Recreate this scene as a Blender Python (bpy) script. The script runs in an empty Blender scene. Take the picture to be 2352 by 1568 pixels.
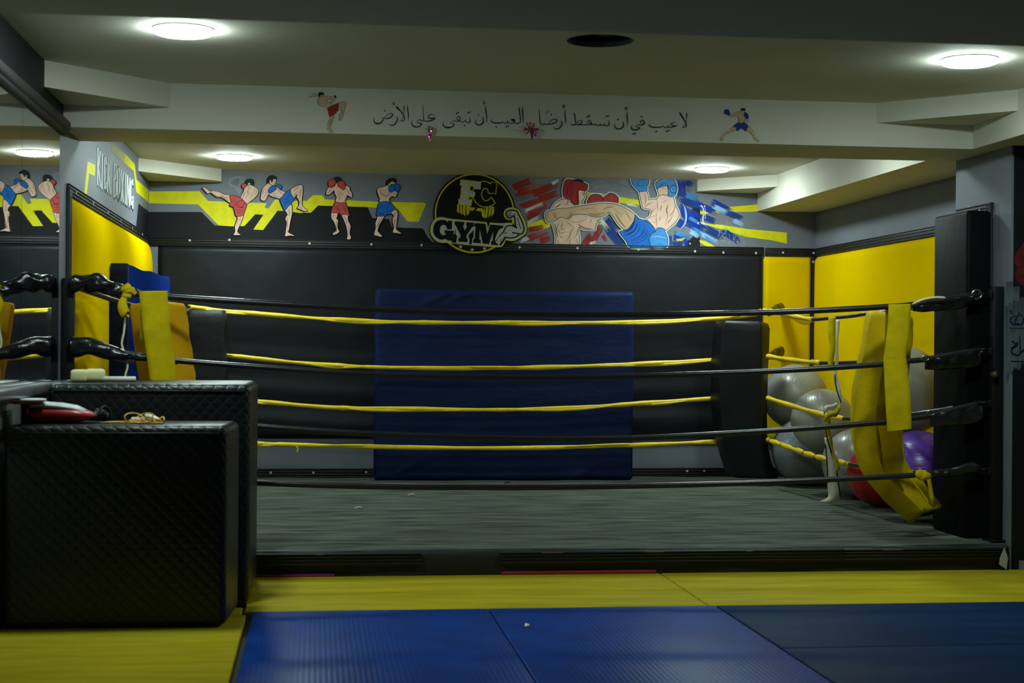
import bpy, bmesh, math, random
from math import sin, cos, pi, radians, sqrt
from mathutils import Vector, Matrix
from mathutils.geometry import tessellate_polygon

# ------------------------------------------------------------------ camera, world, exposure
FPX, YAW, PITCH, ROLL, CAMH = 3600.0, 0.124467, 0.0021517, 0.0078962, 1.15
_f = Vector((sin(YAW)*cos(PITCH), cos(YAW)*cos(PITCH), sin(PITCH)))
_r0 = Vector((cos(YAW), -sin(YAW), 0)); _u0 = _r0.cross(_f)
_r = _r0*cos(ROLL)+_u0*sin(ROLL); _u = -_r0*sin(ROLL)+_u0*cos(ROLL)
scene = bpy.context.scene
C = scene.collection
cam_data = bpy.data.cameras.new('camera'); cam = bpy.data.objects.new('camera', cam_data)
C.objects.link(cam); scene.camera = cam
cam_data.sensor_width = 36.0; cam_data.sensor_fit = 'HORIZONTAL'; cam_data.lens = FPX/2352*36
cam_data.clip_start = 0.05; cam_data.clip_end = 60
m3 = Matrix((_r, _u, -_f)).transposed()
cam.matrix_world = Matrix.Translation((0, 0, CAMH)) @ m3.to_4x4()
cam_data.dof.use_dof = True; cam_data.dof.focus_distance = 11.0; cam_data.dof.aperture_fstop = 4.0
world = bpy.data.worlds.new('world'); scene.world = world; world.use_nodes = True
world.node_tree.nodes['Background'].inputs[0].default_value = (0.5, 0.6, 0.55, 1)
world.node_tree.nodes['Background'].inputs[1].default_value = 0.0
vs = scene.view_settings
vs.view_transform = 'Standard'; vs.look = 'None'; vs.gamma = 1.0; vs.use_curve_mapping = False
vs.exposure = 1.45
LAMP_COL = (0.80, 1.0, 0.97)
LAMP_PW = 52.0

# ------------------------------------------------------------------ measuring helpers
def ray(x, y): return _r*((x-1176)/FPX) - _u*((y-784)/FPX) + _f
O = Vector((0, 0, CAMH))
def onY(x, y, Y): d = ray(x, y); return O + d*(Y/d.y)
def onX(x, y, X): d = ray(x, y); return O + d*(X/d.x)
def onZ(x, y, Z): d = ray(x, y); return O + d*((Z-CAMH)/d.z)

# ------------------------------------------------------------------ materials
MATS = {}
def mat(name, col, rough=0.6, bump=None, var=None, metal=0.0, spec=0.5, coat=0.0, var_stretch=(1, 1, 1), bump_stretch=(1, 1, 1), sheen=0.0):
    if name in MATS: return MATS[name]
    m = bpy.data.materials.new(name); m.use_nodes = True; nt = m.node_tree; b = nt.nodes['Principled BSDF']
    b.inputs['Base Color'].default_value = (*col, 1); b.inputs['Roughness'].default_value = rough
    b.inputs['Metallic'].default_value = metal; b.inputs['Specular IOR Level'].default_value = spec
    b.inputs['Coat Weight'].default_value = coat; b.inputs['Sheen Weight'].default_value = sheen
    tc = nt.nodes.new('ShaderNodeTexCoord')
    def mapped(st):
        mp = nt.nodes.new('ShaderNodeMapping'); mp.inputs['Scale'].default_value = st
        nt.links.new(tc.outputs['Object'], mp.inputs['Vector']); return mp.outputs['Vector']
    if var is None: var = (6.0, 0.12)
    n = nt.nodes.new('ShaderNodeTexNoise'); n.inputs['Scale'].default_value = var[0]; n.inputs['Detail'].default_value = 5
    nt.links.new(mapped(var_stretch), n.inputs['Vector'])
    r = nt.nodes.new('ShaderNodeValToRGB'); k = var[1]
    r.color_ramp.elements[0].position = 0.3; r.color_ramp.elements[1].position = 0.7
    r.color_ramp.elements[0].color = (*[c*(1-k) for c in col], 1); r.color_ramp.elements[1].color = (*[min(1, c*(1+k)) for c in col], 1)
    nt.links.new(n.outputs['Fac'], r.inputs['Fac']); nt.links.new(r.outputs['Color'], b.inputs['Base Color'])
    if bump:
        n2 = nt.nodes.new('ShaderNodeTexNoise'); n2.inputs['Scale'].default_value = bump[0]; n2.inputs['Detail'].default_value = 4
        nt.links.new(mapped(bump_stretch), n2.inputs['Vector'])
        bp = nt.nodes.new('ShaderNodeBump'); bp.inputs['Strength'].default_value = bump[1]; bp.inputs['Distance'].default_value = bump[2] if len(bump) > 2 else 0.01
        nt.links.new(n2.outputs['Fac'], bp.inputs['Height']); nt.links.new(bp.outputs['Normal'], b.inputs['Normal'])
    MATS[name] = m; return m
def set_ior(m, v): m.node_tree.nodes['Principled BSDF'].inputs['IOR'].default_value = v
def nodes_of(m):
    nt = m.node_tree; return nt, nt.nodes['Principled BSDF'], [x for x in nt.nodes if x.type == 'TEX_COORD'][0]
def add_bump(m, height_socket, strength, dist):
    nt, b, tc = nodes_of(m)
    bp = nt.nodes.new('ShaderNodeBump'); bp.inputs['Strength'].default_value = strength; bp.inputs['Distance'].default_value = dist
    nt.links.new(height_socket, bp.inputs['Height'])
    if b.inputs['Normal'].is_linked: nt.links.new(b.inputs['Normal'].links[0].from_socket, bp.inputs['Normal'])
    nt.links.new(bp.outputs['Normal'], b.inputs['Normal'])

ceil_m = mat('white_ceiling_paint', (0.63, 0.61, 0.51), 0.8, (60, 0.08, 0.002), (1.5, 0.04))
grey_m = mat('grey_wall_paint', (0.155, 0.168, 0.205), 0.6, (40, 0.08, 0.002), (3, 0.08))
blackwall_m = mat('black_wall_paint', (0.007, 0.008, 0.010), 0.6, (40, 0.08, 0.002), (3, 0.2), spec=0.2)
whitewall_m = mat('white_wall_paint', (0.55, 0.57, 0.54), 0.6, None, (4, 0.06))
vinyl_k = mat('black_vinyl', (0.0085, 0.0105, 0.0135), 0.45, (2.5, 0.4, 0.03), (2, 0.15), spec=0.22)
vinyl_gloss = mat('glossy_black_vinyl', (0.008, 0.008, 0.010), 0.25, (12, 0.5, 0.02), (4, 0.2))
padgrey_m = mat('dark_grey_vinyl', (0.020, 0.021, 0.021), 0.5, (9, 0.3, 0.02), (3, 0.15), spec=0.2)
vinyl_y = mat('yellow_vinyl', (0.72, 0.47, 0.001), 0.6, (4, 0.2, 0.03), (1.5, 0.05), spec=0.03)
vinyl_o = mat('orange_yellow_vinyl', (0.72, 0.38, 0.008), 0.5, (9, 0.4, 0.02), (4, 0.12), spec=0.1)
vinyl_s = mat('cushion_yellow_vinyl', (0.66, 0.46, 0.008), 0.6, (14, 0.4, 0.015), (6, 0.15), spec=0.1)
strap_m = mat('yellow_strap_webbing', (0.62, 0.46, 0.008), 0.7, (30, 0.2, 0.005), (12, 0.18), spec=0.05)
vinyl_n = mat('navy_vinyl', (0.009, 0.016, 0.060), 0.5, (2.6, 0.5, 0.04), (3, 0.12), spec=0.3, bump_stretch=(1, 1, 2.2))
vinyl_nd = mat('dark_navy_vinyl', (0.006, 0.011, 0.036), 0.6, (12, 0.4, 0.02), (3, 0.12), spec=0.08)
vinyl_b = mat('blue_vinyl', (0.006, 0.020, 0.13), 0.7, (7, 0.2, 0.01), (3, 0.12), spec=0.0)
trim_m = mat('black_painted_wood', (0.007, 0.007, 0.0075), 0.55, (30, 0.3, 0.004), (12, 0.35), var_stretch=(0.3, 0.3, 4))
rawwood_m = mat('raw_wood_chip', (0.35, 0.20, 0.08), 0.7)
rope_k = mat('black_rope_sleeve', (0.014, 0.015, 0.018), 0.3, (30, 0.3, 0.004))
rope_y = mat('yellow_rope_wrap', (0.78, 0.56, 0.012), 0.42, (24, 0.5, 0.008), (9, 0.1))
steel_m = mat('steel', (0.45, 0.45, 0.45), 0.25, None, metal=1.0)
post_m = mat('black_steel_post', (0.005, 0.005, 0.006), 0.5, spec=0.25)
screw_m = mat('zinc_screw_washer', (0.80, 0.80, 0.74), 0.4)
skirt_m = mat('black_platform_skirt', (0.008, 0.010, 0.009), 0.6, (5, 0.4, 0.02))
canvas_m = mat('worn_grey_canvas', (0.092, 0.104, 0.086), 0.85, (14, 0.35, 0.006), (7, 0.55), spec=0.1, var_stretch=(0.35, 2.4, 1), bump_stretch=(0.4, 2.5, 1))
mat_b = mat('blue_tatami_mat', (0.003, 0.042, 0.26), 0.40, (3, 0.15, 0.01), (5, 0.22), spec=0.17)
mat_bd = mat('dull_blue_mat', (0.010, 0.030, 0.085), 0.5, (3, 0.12, 0.01), (4, 0.2), spec=0.04, var_stretch=(0.4, 2, 1))
mat_y = mat('yellow_tatami_mat', (0.44, 0.36, 0.018), 0.5, (3, 0.25, 0.01), (5, 0.16), var_stretch=(0.4, 2.5, 1), spec=0.06, bump_stretch=(0.4, 3, 1))
red_m = mat('red_foam', (0.30, 0.012, 0.02), 0.6)
redv_m = mat('red_vinyl', (0.32, 0.012, 0.012), 0.35, (8, 0.2, 0.01))
whitev_m = mat('white_vinyl', (0.55, 0.58, 0.58), 0.45, (8, 0.2, 0.01), (9, 0.15))
cream_m = mat('cream_strap_backing', (0.82, 0.76, 0.58), 0.7, (30, 0.2, 0.004))
foam_m = mat('pale_yellow_foam', (0.62, 0.60, 0.32), 0.8, (40, 0.3, 0.004))
bluepaint_m = mat('dark_floor', (0.05, 0.05, 0.05), 0.8)
tinsel_m = mat('magenta_tinsel', (0.55, 0.03, 0.20), 0.2, None, metal=0.8)
gold_m = mat('gold_tinsel', (0.55, 0.38, 0.04), 0.3, None, metal=0.8)
orange_m = mat('orange_plastic', (0.6, 0.12, 0.02), 0.5)
cordy_m = mat('yellow_cord', (0.75, 0.42, 0.02), 0.4)
handle_m = mat('white_plastic', (0.75, 0.75, 0.65), 0.35)
ledge_m = mat('grey_metal_ledge', (0.16, 0.16, 0.18), 0.3, None, (9, 0.3), metal=0.5)
for m_ in (vinyl_y, vinyl_b): set_ior(m_, 1.0)
for m_ in (vinyl_n, vinyl_s, vinyl_o): set_ior(m_, 1.25)
for m_ in (mat_y, canvas_m, strap_m, ceil_m): set_ior(m_, 1.15)
for m_ in (mat_b, mat_bd): set_ior(m_, 1.3)
# tatami ribs on the blue mats, grooves on trims, quilting on the boxes
for m_, sc_, st_ in ((mat_b, 55.0, 0.12), (mat_bd, 55.0, 0.08), (mat_y, 55.0, 0.08)):
    nt, b, tc = nodes_of(m_)
    w = nt.nodes.new('ShaderNodeTexWave'); w.wave_type = 'BANDS'; w.bands_direction = 'X'; w.inputs['Scale'].default_value = 16.0
    w.inputs['Distortion'].default_value = 0.6; nt.links.new(tc.outputs['Object'], w.inputs['Vector'])
    add_bump(m_, w.outputs['Fac'], st_, 0.003)
nt, b, tc = nodes_of(trim_m)
quilt_m = mat('quilted_black_leatherette', (0.006, 0.0078, 0.0082), 0.38, (60, 0.15, 0.002), (4, 0.15), spec=0.4)
nt, b, tc = nodes_of(quilt_m)
sep = nt.nodes.new('ShaderNodeSeparateXYZ'); nt.links.new(tc.outputs['Object'], sep.inputs[0])
def mth(op, a, bb):
    n = nt.nodes.new('ShaderNodeMath'); n.operation = op
    for i, v in enumerate((a, bb)):
        if v is None: continue
        if isinstance(v, (int, float)): n.inputs[i].default_value = v
        else: nt.links.new(v, n.inputs[i])
    return n.outputs[0]
hx = mth('ADD', sep.outputs['X'], sep.outputs['Y'])
d1 = mth('PINGPONG', mth('ADD', hx, sep.outputs['Z']), 0.026); d2 = mth('PINGPONG', mth('SUBTRACT', hx, sep.outputs['Z']), 0.026)
hgt = mth('POWER', mth('MULTIPLY', mth('MINIMUM', d1, d2), 38.0), 0.4)
add_bump(quilt_m, hgt, 0.55, 0.004)
def paint(name, col, k=0.1): return mat('paint_'+name, col, 0.6, None, (14, k), spec=0.15)
P = {'k': paint('black', (0.010, 0.010, 0.013)), 'y': paint('yellow', (0.68, 0.64, 0.010)), 's': paint('skin', (0.74, 0.50, 0.39)),
     'h': paint('skin_shade', (0.30, 0.15, 0.10)), 't': paint('tan_skin', (0.56, 0.39, 0.24)), 'r': paint('coral_red', (0.52, 0.065, 0.065)),
     'R': paint('deep_red', (0.34, 0.03, 0.035)), 'b': paint('blue', (0.012, 0.13, 0.50)), 'B': paint('sky_blue', (0.05, 0.25, 0.62)),
     'n': paint('navy_blue', (0.010, 0.04, 0.36)), 'w': paint('white', (0.62, 0.66, 0.62)), 'g': paint('grey', (0.16, 0.172, 0.205)),
     'l': paint('logo_grey', (0.36, 0.36, 0.30)), 'Y': paint('logo_yellow', (0.42, 0.36, 0.01)), 'K': paint('logo_black', (0.004, 0.004, 0.004)),
     'd': paint('dark_hair', (0.02, 0.018, 0.016)), 'q': paint('pale_blue', (0.30, 0.52, 0.72)), 'T': paint('brown_skin', (0.40, 0.23, 0.10)),
     'e': paint('brick_red', (0.30, 0.025, 0.01)), 'i': paint('ink', (0.008, 0.010, 0.03)), 'm': paint('smoke_grey', (0.24, 0.26, 0.29)),
     'N': paint('royal_blue', (0.010, 0.045, 0.24)), 'W': paint('chipped_plaster', (0.42, 0.44, 0.40)), 'v': paint('slate', (0.13, 0.16, 0.18)),
     'x': paint('text_white', (0.62, 0.66, 0.66)), 'z': paint('text_shadow', (0.085, 0.095, 0.105)), 'M': paint('dark_red', (0.10, 0.012, 0.010)), 'a': paint('panel_grey', (0.10, 0.12, 0.13)), 'o': paint('pale_yellow', (0.5, 0.5, 0.12))}

# ------------------------------------------------------------------ mesh collector
class MB:
    def __init__(s): s.v = []; s.f = []; s.m = []; s.mats = []; s.sm = []
    def mi(s, m):
        if m not in s.mats: s.mats.append(m)
        return s.mats.index(m)
    def add(s, vs_, fs, m, smooth=False):
        o = len(s.v); s.v += [Vector(p) for p in vs_]; k = s.mi(m)
        for f in fs: s.f.append([i+o for i in f]); s.m.append(k); s.sm.append(smooth)
    def box(s, a, b, m, bev=0.0, seg=2, rot=0.0, piv=None, smooth=True):
        bm = bmesh.new(); bmesh.ops.create_cube(bm, size=1.0)
        c = [(a[i]+b[i])/2 for i in range(3)]; d = [abs(b[i]-a[i]) for i in range(3)]
        for v in bm.verts: v.co = Vector((v.co.x*d[0]+c[0], v.co.y*d[1]+c[1], v.co.z*d[2]+c[2]))
        if bev > 0: bmesh.ops.bevel(bm, geom=bm.edges[:], offset=bev, segments=seg, profile=0.5, affect='EDGES', clamp_overlap=True)
        if rot:
            pv = Vector(piv or c); bmesh.ops.rotate(bm, cent=pv, matrix=Matrix.Rotation(rot, 3, 'Z'), verts=bm.verts)
        bm.verts.index_update()
        s.add([v.co.copy() for v in bm.verts], [[v.index for v in f.verts] for f in bm.faces], m, smooth and bev > 0); bm.free(); return s
    def prism(s, pts, z0, z1, m):
        n = len(pts); vs_ = [(x, y, z0) for x, y in pts]+[(x, y, z1) for x, y in pts]
        s.add(vs_, [[i, (i+1) % n, n+(i+1) % n, n+i] for i in range(n)]+[list(range(n))[::-1], list(range(n, 2*n))], m); return s
    def tube(s, pts, rad, m, n=10, caps=True, flat=1.0, up=None):
        pts = [Vector(p) for p in pts]; N = len(pts)
        if not isinstance(rad, (list, tuple)): rad = [rad]*N
        vs_ = []; nrm = None
        for i, p in enumerate(pts):
            t = (pts[min(i+1, N-1)]-pts[max(i-1, 0)]).normalized()
            if nrm is None:
                a = Vector(up) if up else (Vector((0, 0, 1)) if abs(t.z) < 0.9 else Vector((1, 0, 0)))
                nrm = (a-t*a.dot(t)).normalized()
            else: nrm = (nrm-t*nrm.dot(t)).normalized()
            bn = t.cross(nrm)
            for k in range(n):
                an = 2*pi*k/n; vs_.append(p+(nrm*cos(an)+bn*sin(an)*flat)*rad[i])
        fs = [[i*n+k, i*n+(k+1) % n, (i+1)*n+(k+1) % n, (i+1)*n+k] for i in range(N-1) for k in range(n)]
        if caps: fs += [list(range(n))[::-1], [(N-1)*n+k for k in range(n)]]
        s.add(vs_, fs, m, True); return s
    def ribbon(s, pts, wid, nrm, th, m, m2=None):
        # flat strap: centre points, width direction list or vector, normal thickness
        pts = [Vector(p) for p in pts]; N = len(pts); vs_ = []
        for i, p in enumerate(pts):
            t = (pts[min(i+1, N-1)]-pts[max(i-1, 0)]).normalized()
            w_ = Vector(nrm[i] if isinstance(nrm, list) else nrm); w_ = (w_-t*w_.dot(t)).normalized()
            q = t.cross(w_); h = (wid[i] if isinstance(wid, (list, tuple)) else wid)/2
            vs_ += [p-w_*h-q*th/2, p+w_*h-q*th/2, p+w_*h+q*th/2, p-w_*h+q*th/2]
        a = []; b = []
        for i in range(N-1):
            o = 4*i
            a += [[o, o+4, o+5, o+1], [o+1, o+5, o+6, o+2], [o, o+3, o+7, o+4]]; b += [[o+3, o+2, o+6, o+7]]
        a += [[0, 1, 2, 3], [4*N-4, 4*N-1, 4*N-2, 4*N-3]]
        o0 = len(s.v); s.add(vs_, a, m, False)
        k = s.mi(m2 or m)
        for f in b: s.f.append([i+o0 for i in f]); s.m.append(k); s.sm.append(True)
        return s
    def build(s, name, parent=None, label=None, cat=None, group=None, kind=None):
        me = bpy.data.meshes.new(name)
        if parent is not None:
            w = Vector(parent.get('_o', (0, 0, 0)))
        else:
            xs = [v.x for v in s.v]; ys = [v.y for v in s.v]; zs = [v.z for v in s.v]
            w = Vector(((min(xs)+max(xs))/2, (min(ys)+max(ys))/2, min(zs)))
        me.from_pydata([v-w for v in s.v], [], s.f)
        for m in s.mats: me.materials.append(m)
        me.polygons.foreach_set('material_index', s.m); me.polygons.foreach_set('use_smooth', s.sm)
        me.update()
        bm = bmesh.new(); bm.from_mesh(me); bmesh.ops.recalc_face_normals(bm, faces=bm.faces); bm.to_mesh(me); bm.free()
        o = bpy.data.objects.new(name, me); C.objects.link(o)
        if parent is None: o.location = w; o['_o'] = tuple(w)
        else: o.parent = parent; o['_o'] = tuple(w)
        tag(o, label, cat, group, kind); return o
def tag(o, label=None, cat=None, group=None, kind=None):
    if label: o['label'] = label
    if cat: o['category'] = cat
    if group: o['group'] = group
    if kind: o['kind'] = kind
    return o
def empty(name, loc, label, cat, group=None, kind=None):
    o = bpy.data.objects.new(name, None); C.objects.link(o); o.location = loc; o['_o'] = tuple(loc); o.empty_display_size = 0.05
    return tag(o, label, cat, group, kind)
def cr(pts, n=6, closed=False):
    # Catmull-Rom through points (any dimension)
    P_ = [Vector(p) for p in pts]; N = len(P_); out = []
    rng = range(N) if closed else range(N-1)
    for i in rng:
        if closed: a, b, c, d = P_[(i-1) % N], P_[i], P_[(i+1) % N], P_[(i+2) % N]
        else: a, b, c, d = P_[max(i-1, 0)], P_[i], P_[i+1], P_[min(i+2, N-1)]
        for k in range(n):
            t = k/n; out.append(0.5*((2*b)+(c-a)*t+(2*a-5*b+4*c-d)*t*t+(3*b-a-3*c+d)*t**3))
    if not closed: out.append(P_[-1])
    return out

# ------------------------------------------------------------------ painted artwork on real planes
EPS = 0.00007
class Art:
    def __init__(s, plane, val, ox, oy, sc, base=0.0004, eps=EPS):
        s.pl, s.val, s.ox, s.oy, s.sc, s.k, s.base, s.eps = plane, val, ox, oy, sc, 0, base, eps; s.mb = MB()
    def at(s, ox, oy, sc): s.ox, s.oy, s.sc = ox, oy, sc; return s
    def P(s, u, v):
        x, y = s.ox+u/s.sc, s.oy+v/s.sc; d = s.base+s.k*s.eps
        if s.pl == 'Y': p = onY(x, y, s.val); return Vector((p.x, s.val-d, p.z))
        p = onX(x, y, s.val); return Vector((s.val+d*(1 if s.val < 0 else -1), p.y, p.z))
    @staticmethod
    def num(t):
        a = [float(q) for q in t.split()] if isinstance(t, str) else [q for p in t for q in p]
        return a
    def pts(s, t):
        a = s.num(t); return [(a[i], a[i+1]) for i in range(0, len(a), 2)]
    def poly(s, c, t, smooth=0, off=(0, 0), line=None, lw=7):
        p = s.pts(t)
        if smooth: p = [(q.x, q.y) for q in cr([(a, b) for a, b in p], smooth, True)]
        q = [(a+off[0], b+off[1]) for a, b in p]
        tri = tessellate_polygon([[Vector((a, b, 0)) for a, b in q]])
        s.mb.add([s.P(a, b) for a, b in q], [list(f) for f in tri], P[c]); s.k += 1
        if line: s.stroke(line, q, lw, closed=True)
        return s
    def soft(s, t, closed=True, lim=62):
        # round off only the gentle corners of an outline, keep the sharp ones
        p = s.pts(t)
        for _ in range(3):
            q = []; n = len(p)
            for i in range(n):
                a, b, c = p[i-1], p[i], p[(i+1) % n]
                v1 = (b[0]-a[0], b[1]-a[1]); v2 = (c[0]-b[0], c[1]-b[1]); l1, l2 = math.hypot(*v1) or 1, math.hypot(*v2) or 1
                an = math.degrees(math.acos(max(-1, min(1, (v1[0]*v2[0]+v1[1]*v2[1])/(l1*l2)))))
                if 2 < an < lim and not (not closed and i in (0, n-1)):
                    k = 0.25; q += [(b[0]-v1[0]*k, b[1]-v1[1]*k), (b[0]+v2[0]*k, b[1]+v2[1]*k)]
                else: q.append(b)
            p = q
        return p
    def stroke(s, c, t, w, closed=False, smooth=0, taper=False):
        p = s.pts(t) if not isinstance(t, list) else t
        ws = [w]*len(p)
        if smooth:
            p = [(q.x, q.y) for q in cr(p, smooth, closed)]; ws = [w]*len(p)
        N = len(p)
        if taper: ws = [w*(0.25+0.75*sin(pi*min(1, max(0, i/(N-1))))) for i in range(N)]
        s._rib(c, p, ws, closed); return s
    def calli(s, c, t, smooth=4, m=1.0, off=(0, 0)):
        a = s.num(t); q = [(a[i]+off[0], a[i+1]+off[1], a[i+2]*m) for i in range(0, len(a), 3)]
        q = cr(q, smooth); s._rib(c, [(x.x, x.y) for x in q], [max(2.0, x.z) for x in q], False); return s
    def _rib(s, c, p, ws, closed):
        N = len(p); L = []; R = []
        for i in range(N):
            a = p[(i-1) % N] if closed else p[max(i-1, 0)]; b = p[(i+1) % N] if closed else p[min(i+1, N-1)]
            dx, dy = b[0]-a[0], b[1]-a[1]; l = math.hypot(dx, dy) or 1; nx, ny = -dy/l, dx/l; h = ws[i]/2
            L.append((p[i][0]+nx*h, p[i][1]+ny*h)); R.append((p[i][0]-nx*h, p[i][1]-ny*h))
        v = [s.P(*q) for q in L]+[s.P(*q) for q in R]
        f = [[i, (i+1) % N, N+(i+1) % N, N+i] for i in (range(N) if closed else range(N-1))]
        s.mb.add(v, f, P[c]); s.k += 1
    def dot(s, c, u, v, r, n=8):
        s.mb.add([s.P(u+r*cos(2*pi*k/n), v+r*sin(2*pi*k/n)) for k in range(n)], [list(range(n))], P[c]); return s
    def dia(s, c, u, v, r=17):
        s.mb.add([s.P(u-r, v+2), s.P(u-2, v-r), s.P(u+r, v-2), s.P(u+2, v+r)], [[0, 1, 2, 3]], P[c]); return s
    def brush(s, c, x0, y0, x1, y1, w, n=14, rag=0.12, seed=1, fill=0.85):
        rr = random.Random(seed); L = math.hypot(x1-x0, y1-y0); dx, dy = (x1-x0)/L, (y1-y0)/L; nx, ny = -dy, dx
        for i in range(n):
            o = (i+0.5)/n*w-w/2; a = rr.uniform(0, rag)*L; b = L-rr.uniform(0, rag)*L; hh = w/n*0.5*(fill+rr.uniform(0, 0.35))
            if rr.random() < 0.12: b = L*rr.uniform(0.4, 0.9)
            q = [(x0+dx*t+nx*(o+e), y0+dy*t+ny*(o+e)) for t, e in ((a, -hh), (b, -hh*0.6), (b, hh*0.6), (a, hh))]
            s.mb.add([s.P(*z) for z in q], [[0, 1, 2, 3]], P[c])
        s.k += 1; return s
    def figure(s, polys, details='', sh=(-18, 12), lw=9, smooth=4, halo=None):
        # polys: list of (colour, points); shadow/halo first, then the fills with black outlines
        if halo:
            for c, t in polys:
                p = [(q.x, q.y) for q in cr(s.pts(t), smooth, True)]; s.stroke('w', p, halo, closed=True)
        elif sh:
            for c, t in polys: s.poly('k', t, smooth, sh); s.k -= 1
            s.k += 1
        for c, t in polys: s.poly(c, t, smooth, line='k', lw=lw)
        for d in details.split('|'):
            d = d.strip()
            if not d: continue
            c, w, t = d.split(' ', 2); s.stroke(c, t, float(w), smooth=3, taper=True); s.k -= 1
        s.k += 2
    def build(s, name, parent, label=None): return s.mb.build(name, parent, label)
# ------------------------------------------------------------------ the room
XL, YB, XR, PX, HC, HB = -1.25, 11.95, 3.9, 3.6, 2.443, 2.212
BY0, BY1 = 7.98, 8.53
def S(mb, name, parent=None, label=None):
    return mb.build(name, parent, label, kind=None if parent else 'structure')
def quad(mb, pts, m): mb.add(pts, [list(range(len(pts)))], m); return mb
floor_o = S(MB().box((-1.5, -3.2, -0.09), (6.2, 12.1, -0.03), bluepaint_m), 'floor')
# ceiling slab with the round opening of a missing lamp
ce = MB(); hx_, hy_, hr_ = 1.187, 6.557, 0.143
ring = [(hx_+hr_*cos(2*pi*k/48), hy_+hr_*sin(2*pi*k/48)) for k in range(48)]
outer = [(-1.5, -3.2), (6.2, -3.2), (6.2, 12.1), (-1.5, 12.1)]
allp = outer+ring
tri = tessellate_polygon([[Vector((a, b, 0)) for a, b in outer], [Vector((a, b, 0)) for a, b in ring]])
ce.add([(a, b, HC) for a, b in allp], [list(t) for t in tri], ceil_m)
rim_m = mat('cut_plasterboard', (0.10, 0.13, 0.16), 0.8)
ce.add([(a, b, HC) for a, b in ring]+[(a, b, HC+0.022) for a, b in ring], [[k, (k+1) % 48, 48+(k+1) % 48, 48+k] for k in range(48)], rim_m)
ceiling = S(ce, 'ceiling')
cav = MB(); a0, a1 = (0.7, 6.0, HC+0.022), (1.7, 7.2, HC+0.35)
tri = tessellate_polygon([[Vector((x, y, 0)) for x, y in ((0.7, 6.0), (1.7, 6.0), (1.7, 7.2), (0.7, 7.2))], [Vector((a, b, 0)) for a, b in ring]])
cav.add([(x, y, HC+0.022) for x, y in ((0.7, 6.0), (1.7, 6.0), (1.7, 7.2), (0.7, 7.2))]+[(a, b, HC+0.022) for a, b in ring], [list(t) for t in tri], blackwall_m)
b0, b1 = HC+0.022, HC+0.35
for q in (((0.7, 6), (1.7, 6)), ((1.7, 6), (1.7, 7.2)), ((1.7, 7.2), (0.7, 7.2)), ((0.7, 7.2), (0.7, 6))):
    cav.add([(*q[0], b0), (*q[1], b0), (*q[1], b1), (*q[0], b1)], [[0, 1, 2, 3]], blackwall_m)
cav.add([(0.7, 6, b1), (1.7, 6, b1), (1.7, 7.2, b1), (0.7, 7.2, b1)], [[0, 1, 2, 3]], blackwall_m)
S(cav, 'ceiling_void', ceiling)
rail_m = mat('galvanised_channel', (0.22, 0.25, 0.20), 0.6)
S(MB().box((1.16, 6.2, HC+0.05), (1.22, 7.0, HC+0.075), rail_m, rot=-0.5), 'ceiling_channel', ceiling)
wr = MB(); wr.tube(cr([(1.12, 6.69, HC+0.11), (1.115, 6.62, HC+0.07), (1.11, 6.52, HC+0.04)], 5), 0.005, handle_m, 6); wr.tube([(1.117, 6.64, HC+0.085), (1.112, 6.56, HC+0.05)], 0.009, orange_m, 8)
wr.tube([(1.112, 6.55, HC+0.05), (1.11, 6.51, HC+0.035)], 0.011, whitev_m, 8)
S(wr, 'lamp_wire', ceiling, 'loose wire end with orange connector hanging in the round opening')
EPZ = 0.0
S(MB().box((XL, BY0, HB), (XR+0.02, BY1, HC+0.01), ceil_m), 'cross_beam', ceiling, 'white beam across the ceiling carrying black lettering')
S(MB().box((3.425, BY1, HB), (XR+0.02, YB+0.02, HC+0.01), ceil_m), 'side_beam', ceiling)
S(MB().box((3.465, -3.2, HB), (6.2, BY0, HC+0.01), ceil_m), 'side_beam', ceiling)
S(MB().box((XL, 4.5, HB), (3.465, 5.235, HC+0.01), ceil_m), 'near_beam', ceiling)
S(MB().prism([(XL-0.02, BY0), (-0.73, BY0), (XL-0.02, 7.405)], 2.321, HC+0.01, ceil_m), 'corner_soffit', ceiling)
S(MB().prism([(2.93, BY0), (3.465, BY0), (3.465, 7.44)], 2.338, HC+0.01, ceil_m), 'corner_soffit', ceiling)
S(MB().prism([(XL-0.02, YB), (-0.71, YB), (-0.71, 11.86), (XL-0.02, 11.25)], 2.352, HC+0.01, ceil_m), 'corner_soffit', ceiling)
S(MB().prism([(2.925, YB), (3.425, YB), (3.425, 11.42), (2.925, 11.88)], 2.352, HC+0.01, ceil_m), 'corner_soffit', ceiling)
# walls
wb = S(MB().box((-1.45, YB, -0.09), (XR+0.2, YB+0.15, HC+0.02), grey_m), 'wall_back')
wl = MB()
def wq(y0, y1, z0, z1, m): wl.box((XL-0.15, y0, z0), (XL, y1, z1), m)
wq(-3.2, 7.97, 2.19, HC, blackwall_m); wq(7.97, YB, 2.19, HC, grey_m); wq(-3.2, YB, 0.95, 2.19, grey_m); wq(-3.2, 7.80, -0.09, 0.95, whitewall_m); wq(7.80, YB, -0.09, 0.95, grey_m)
wleft = S(wl, 'wall_left')
wright = S(MB().box((XR, 8.4, -0.09), (XR+0.15, YB, HC+0.02), grey_m), 'wall_right')
wp = MB(); wp.box((PX, 7.80, -0.09), (6.2, 8.52, HC), grey_m)
wpil = S(wp, 'wall_pillar')
S(MB().box((PX+0.012, 7.792, -0.02), (6.2, 7.80, HB), blackwall_m), 'painted_panel', wpil, 'black painted front face of the pillar')
S(MB().box((6.05, -3.2, -0.09), (6.2, 7.8, HC), grey_m), 'wall_right')
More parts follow.
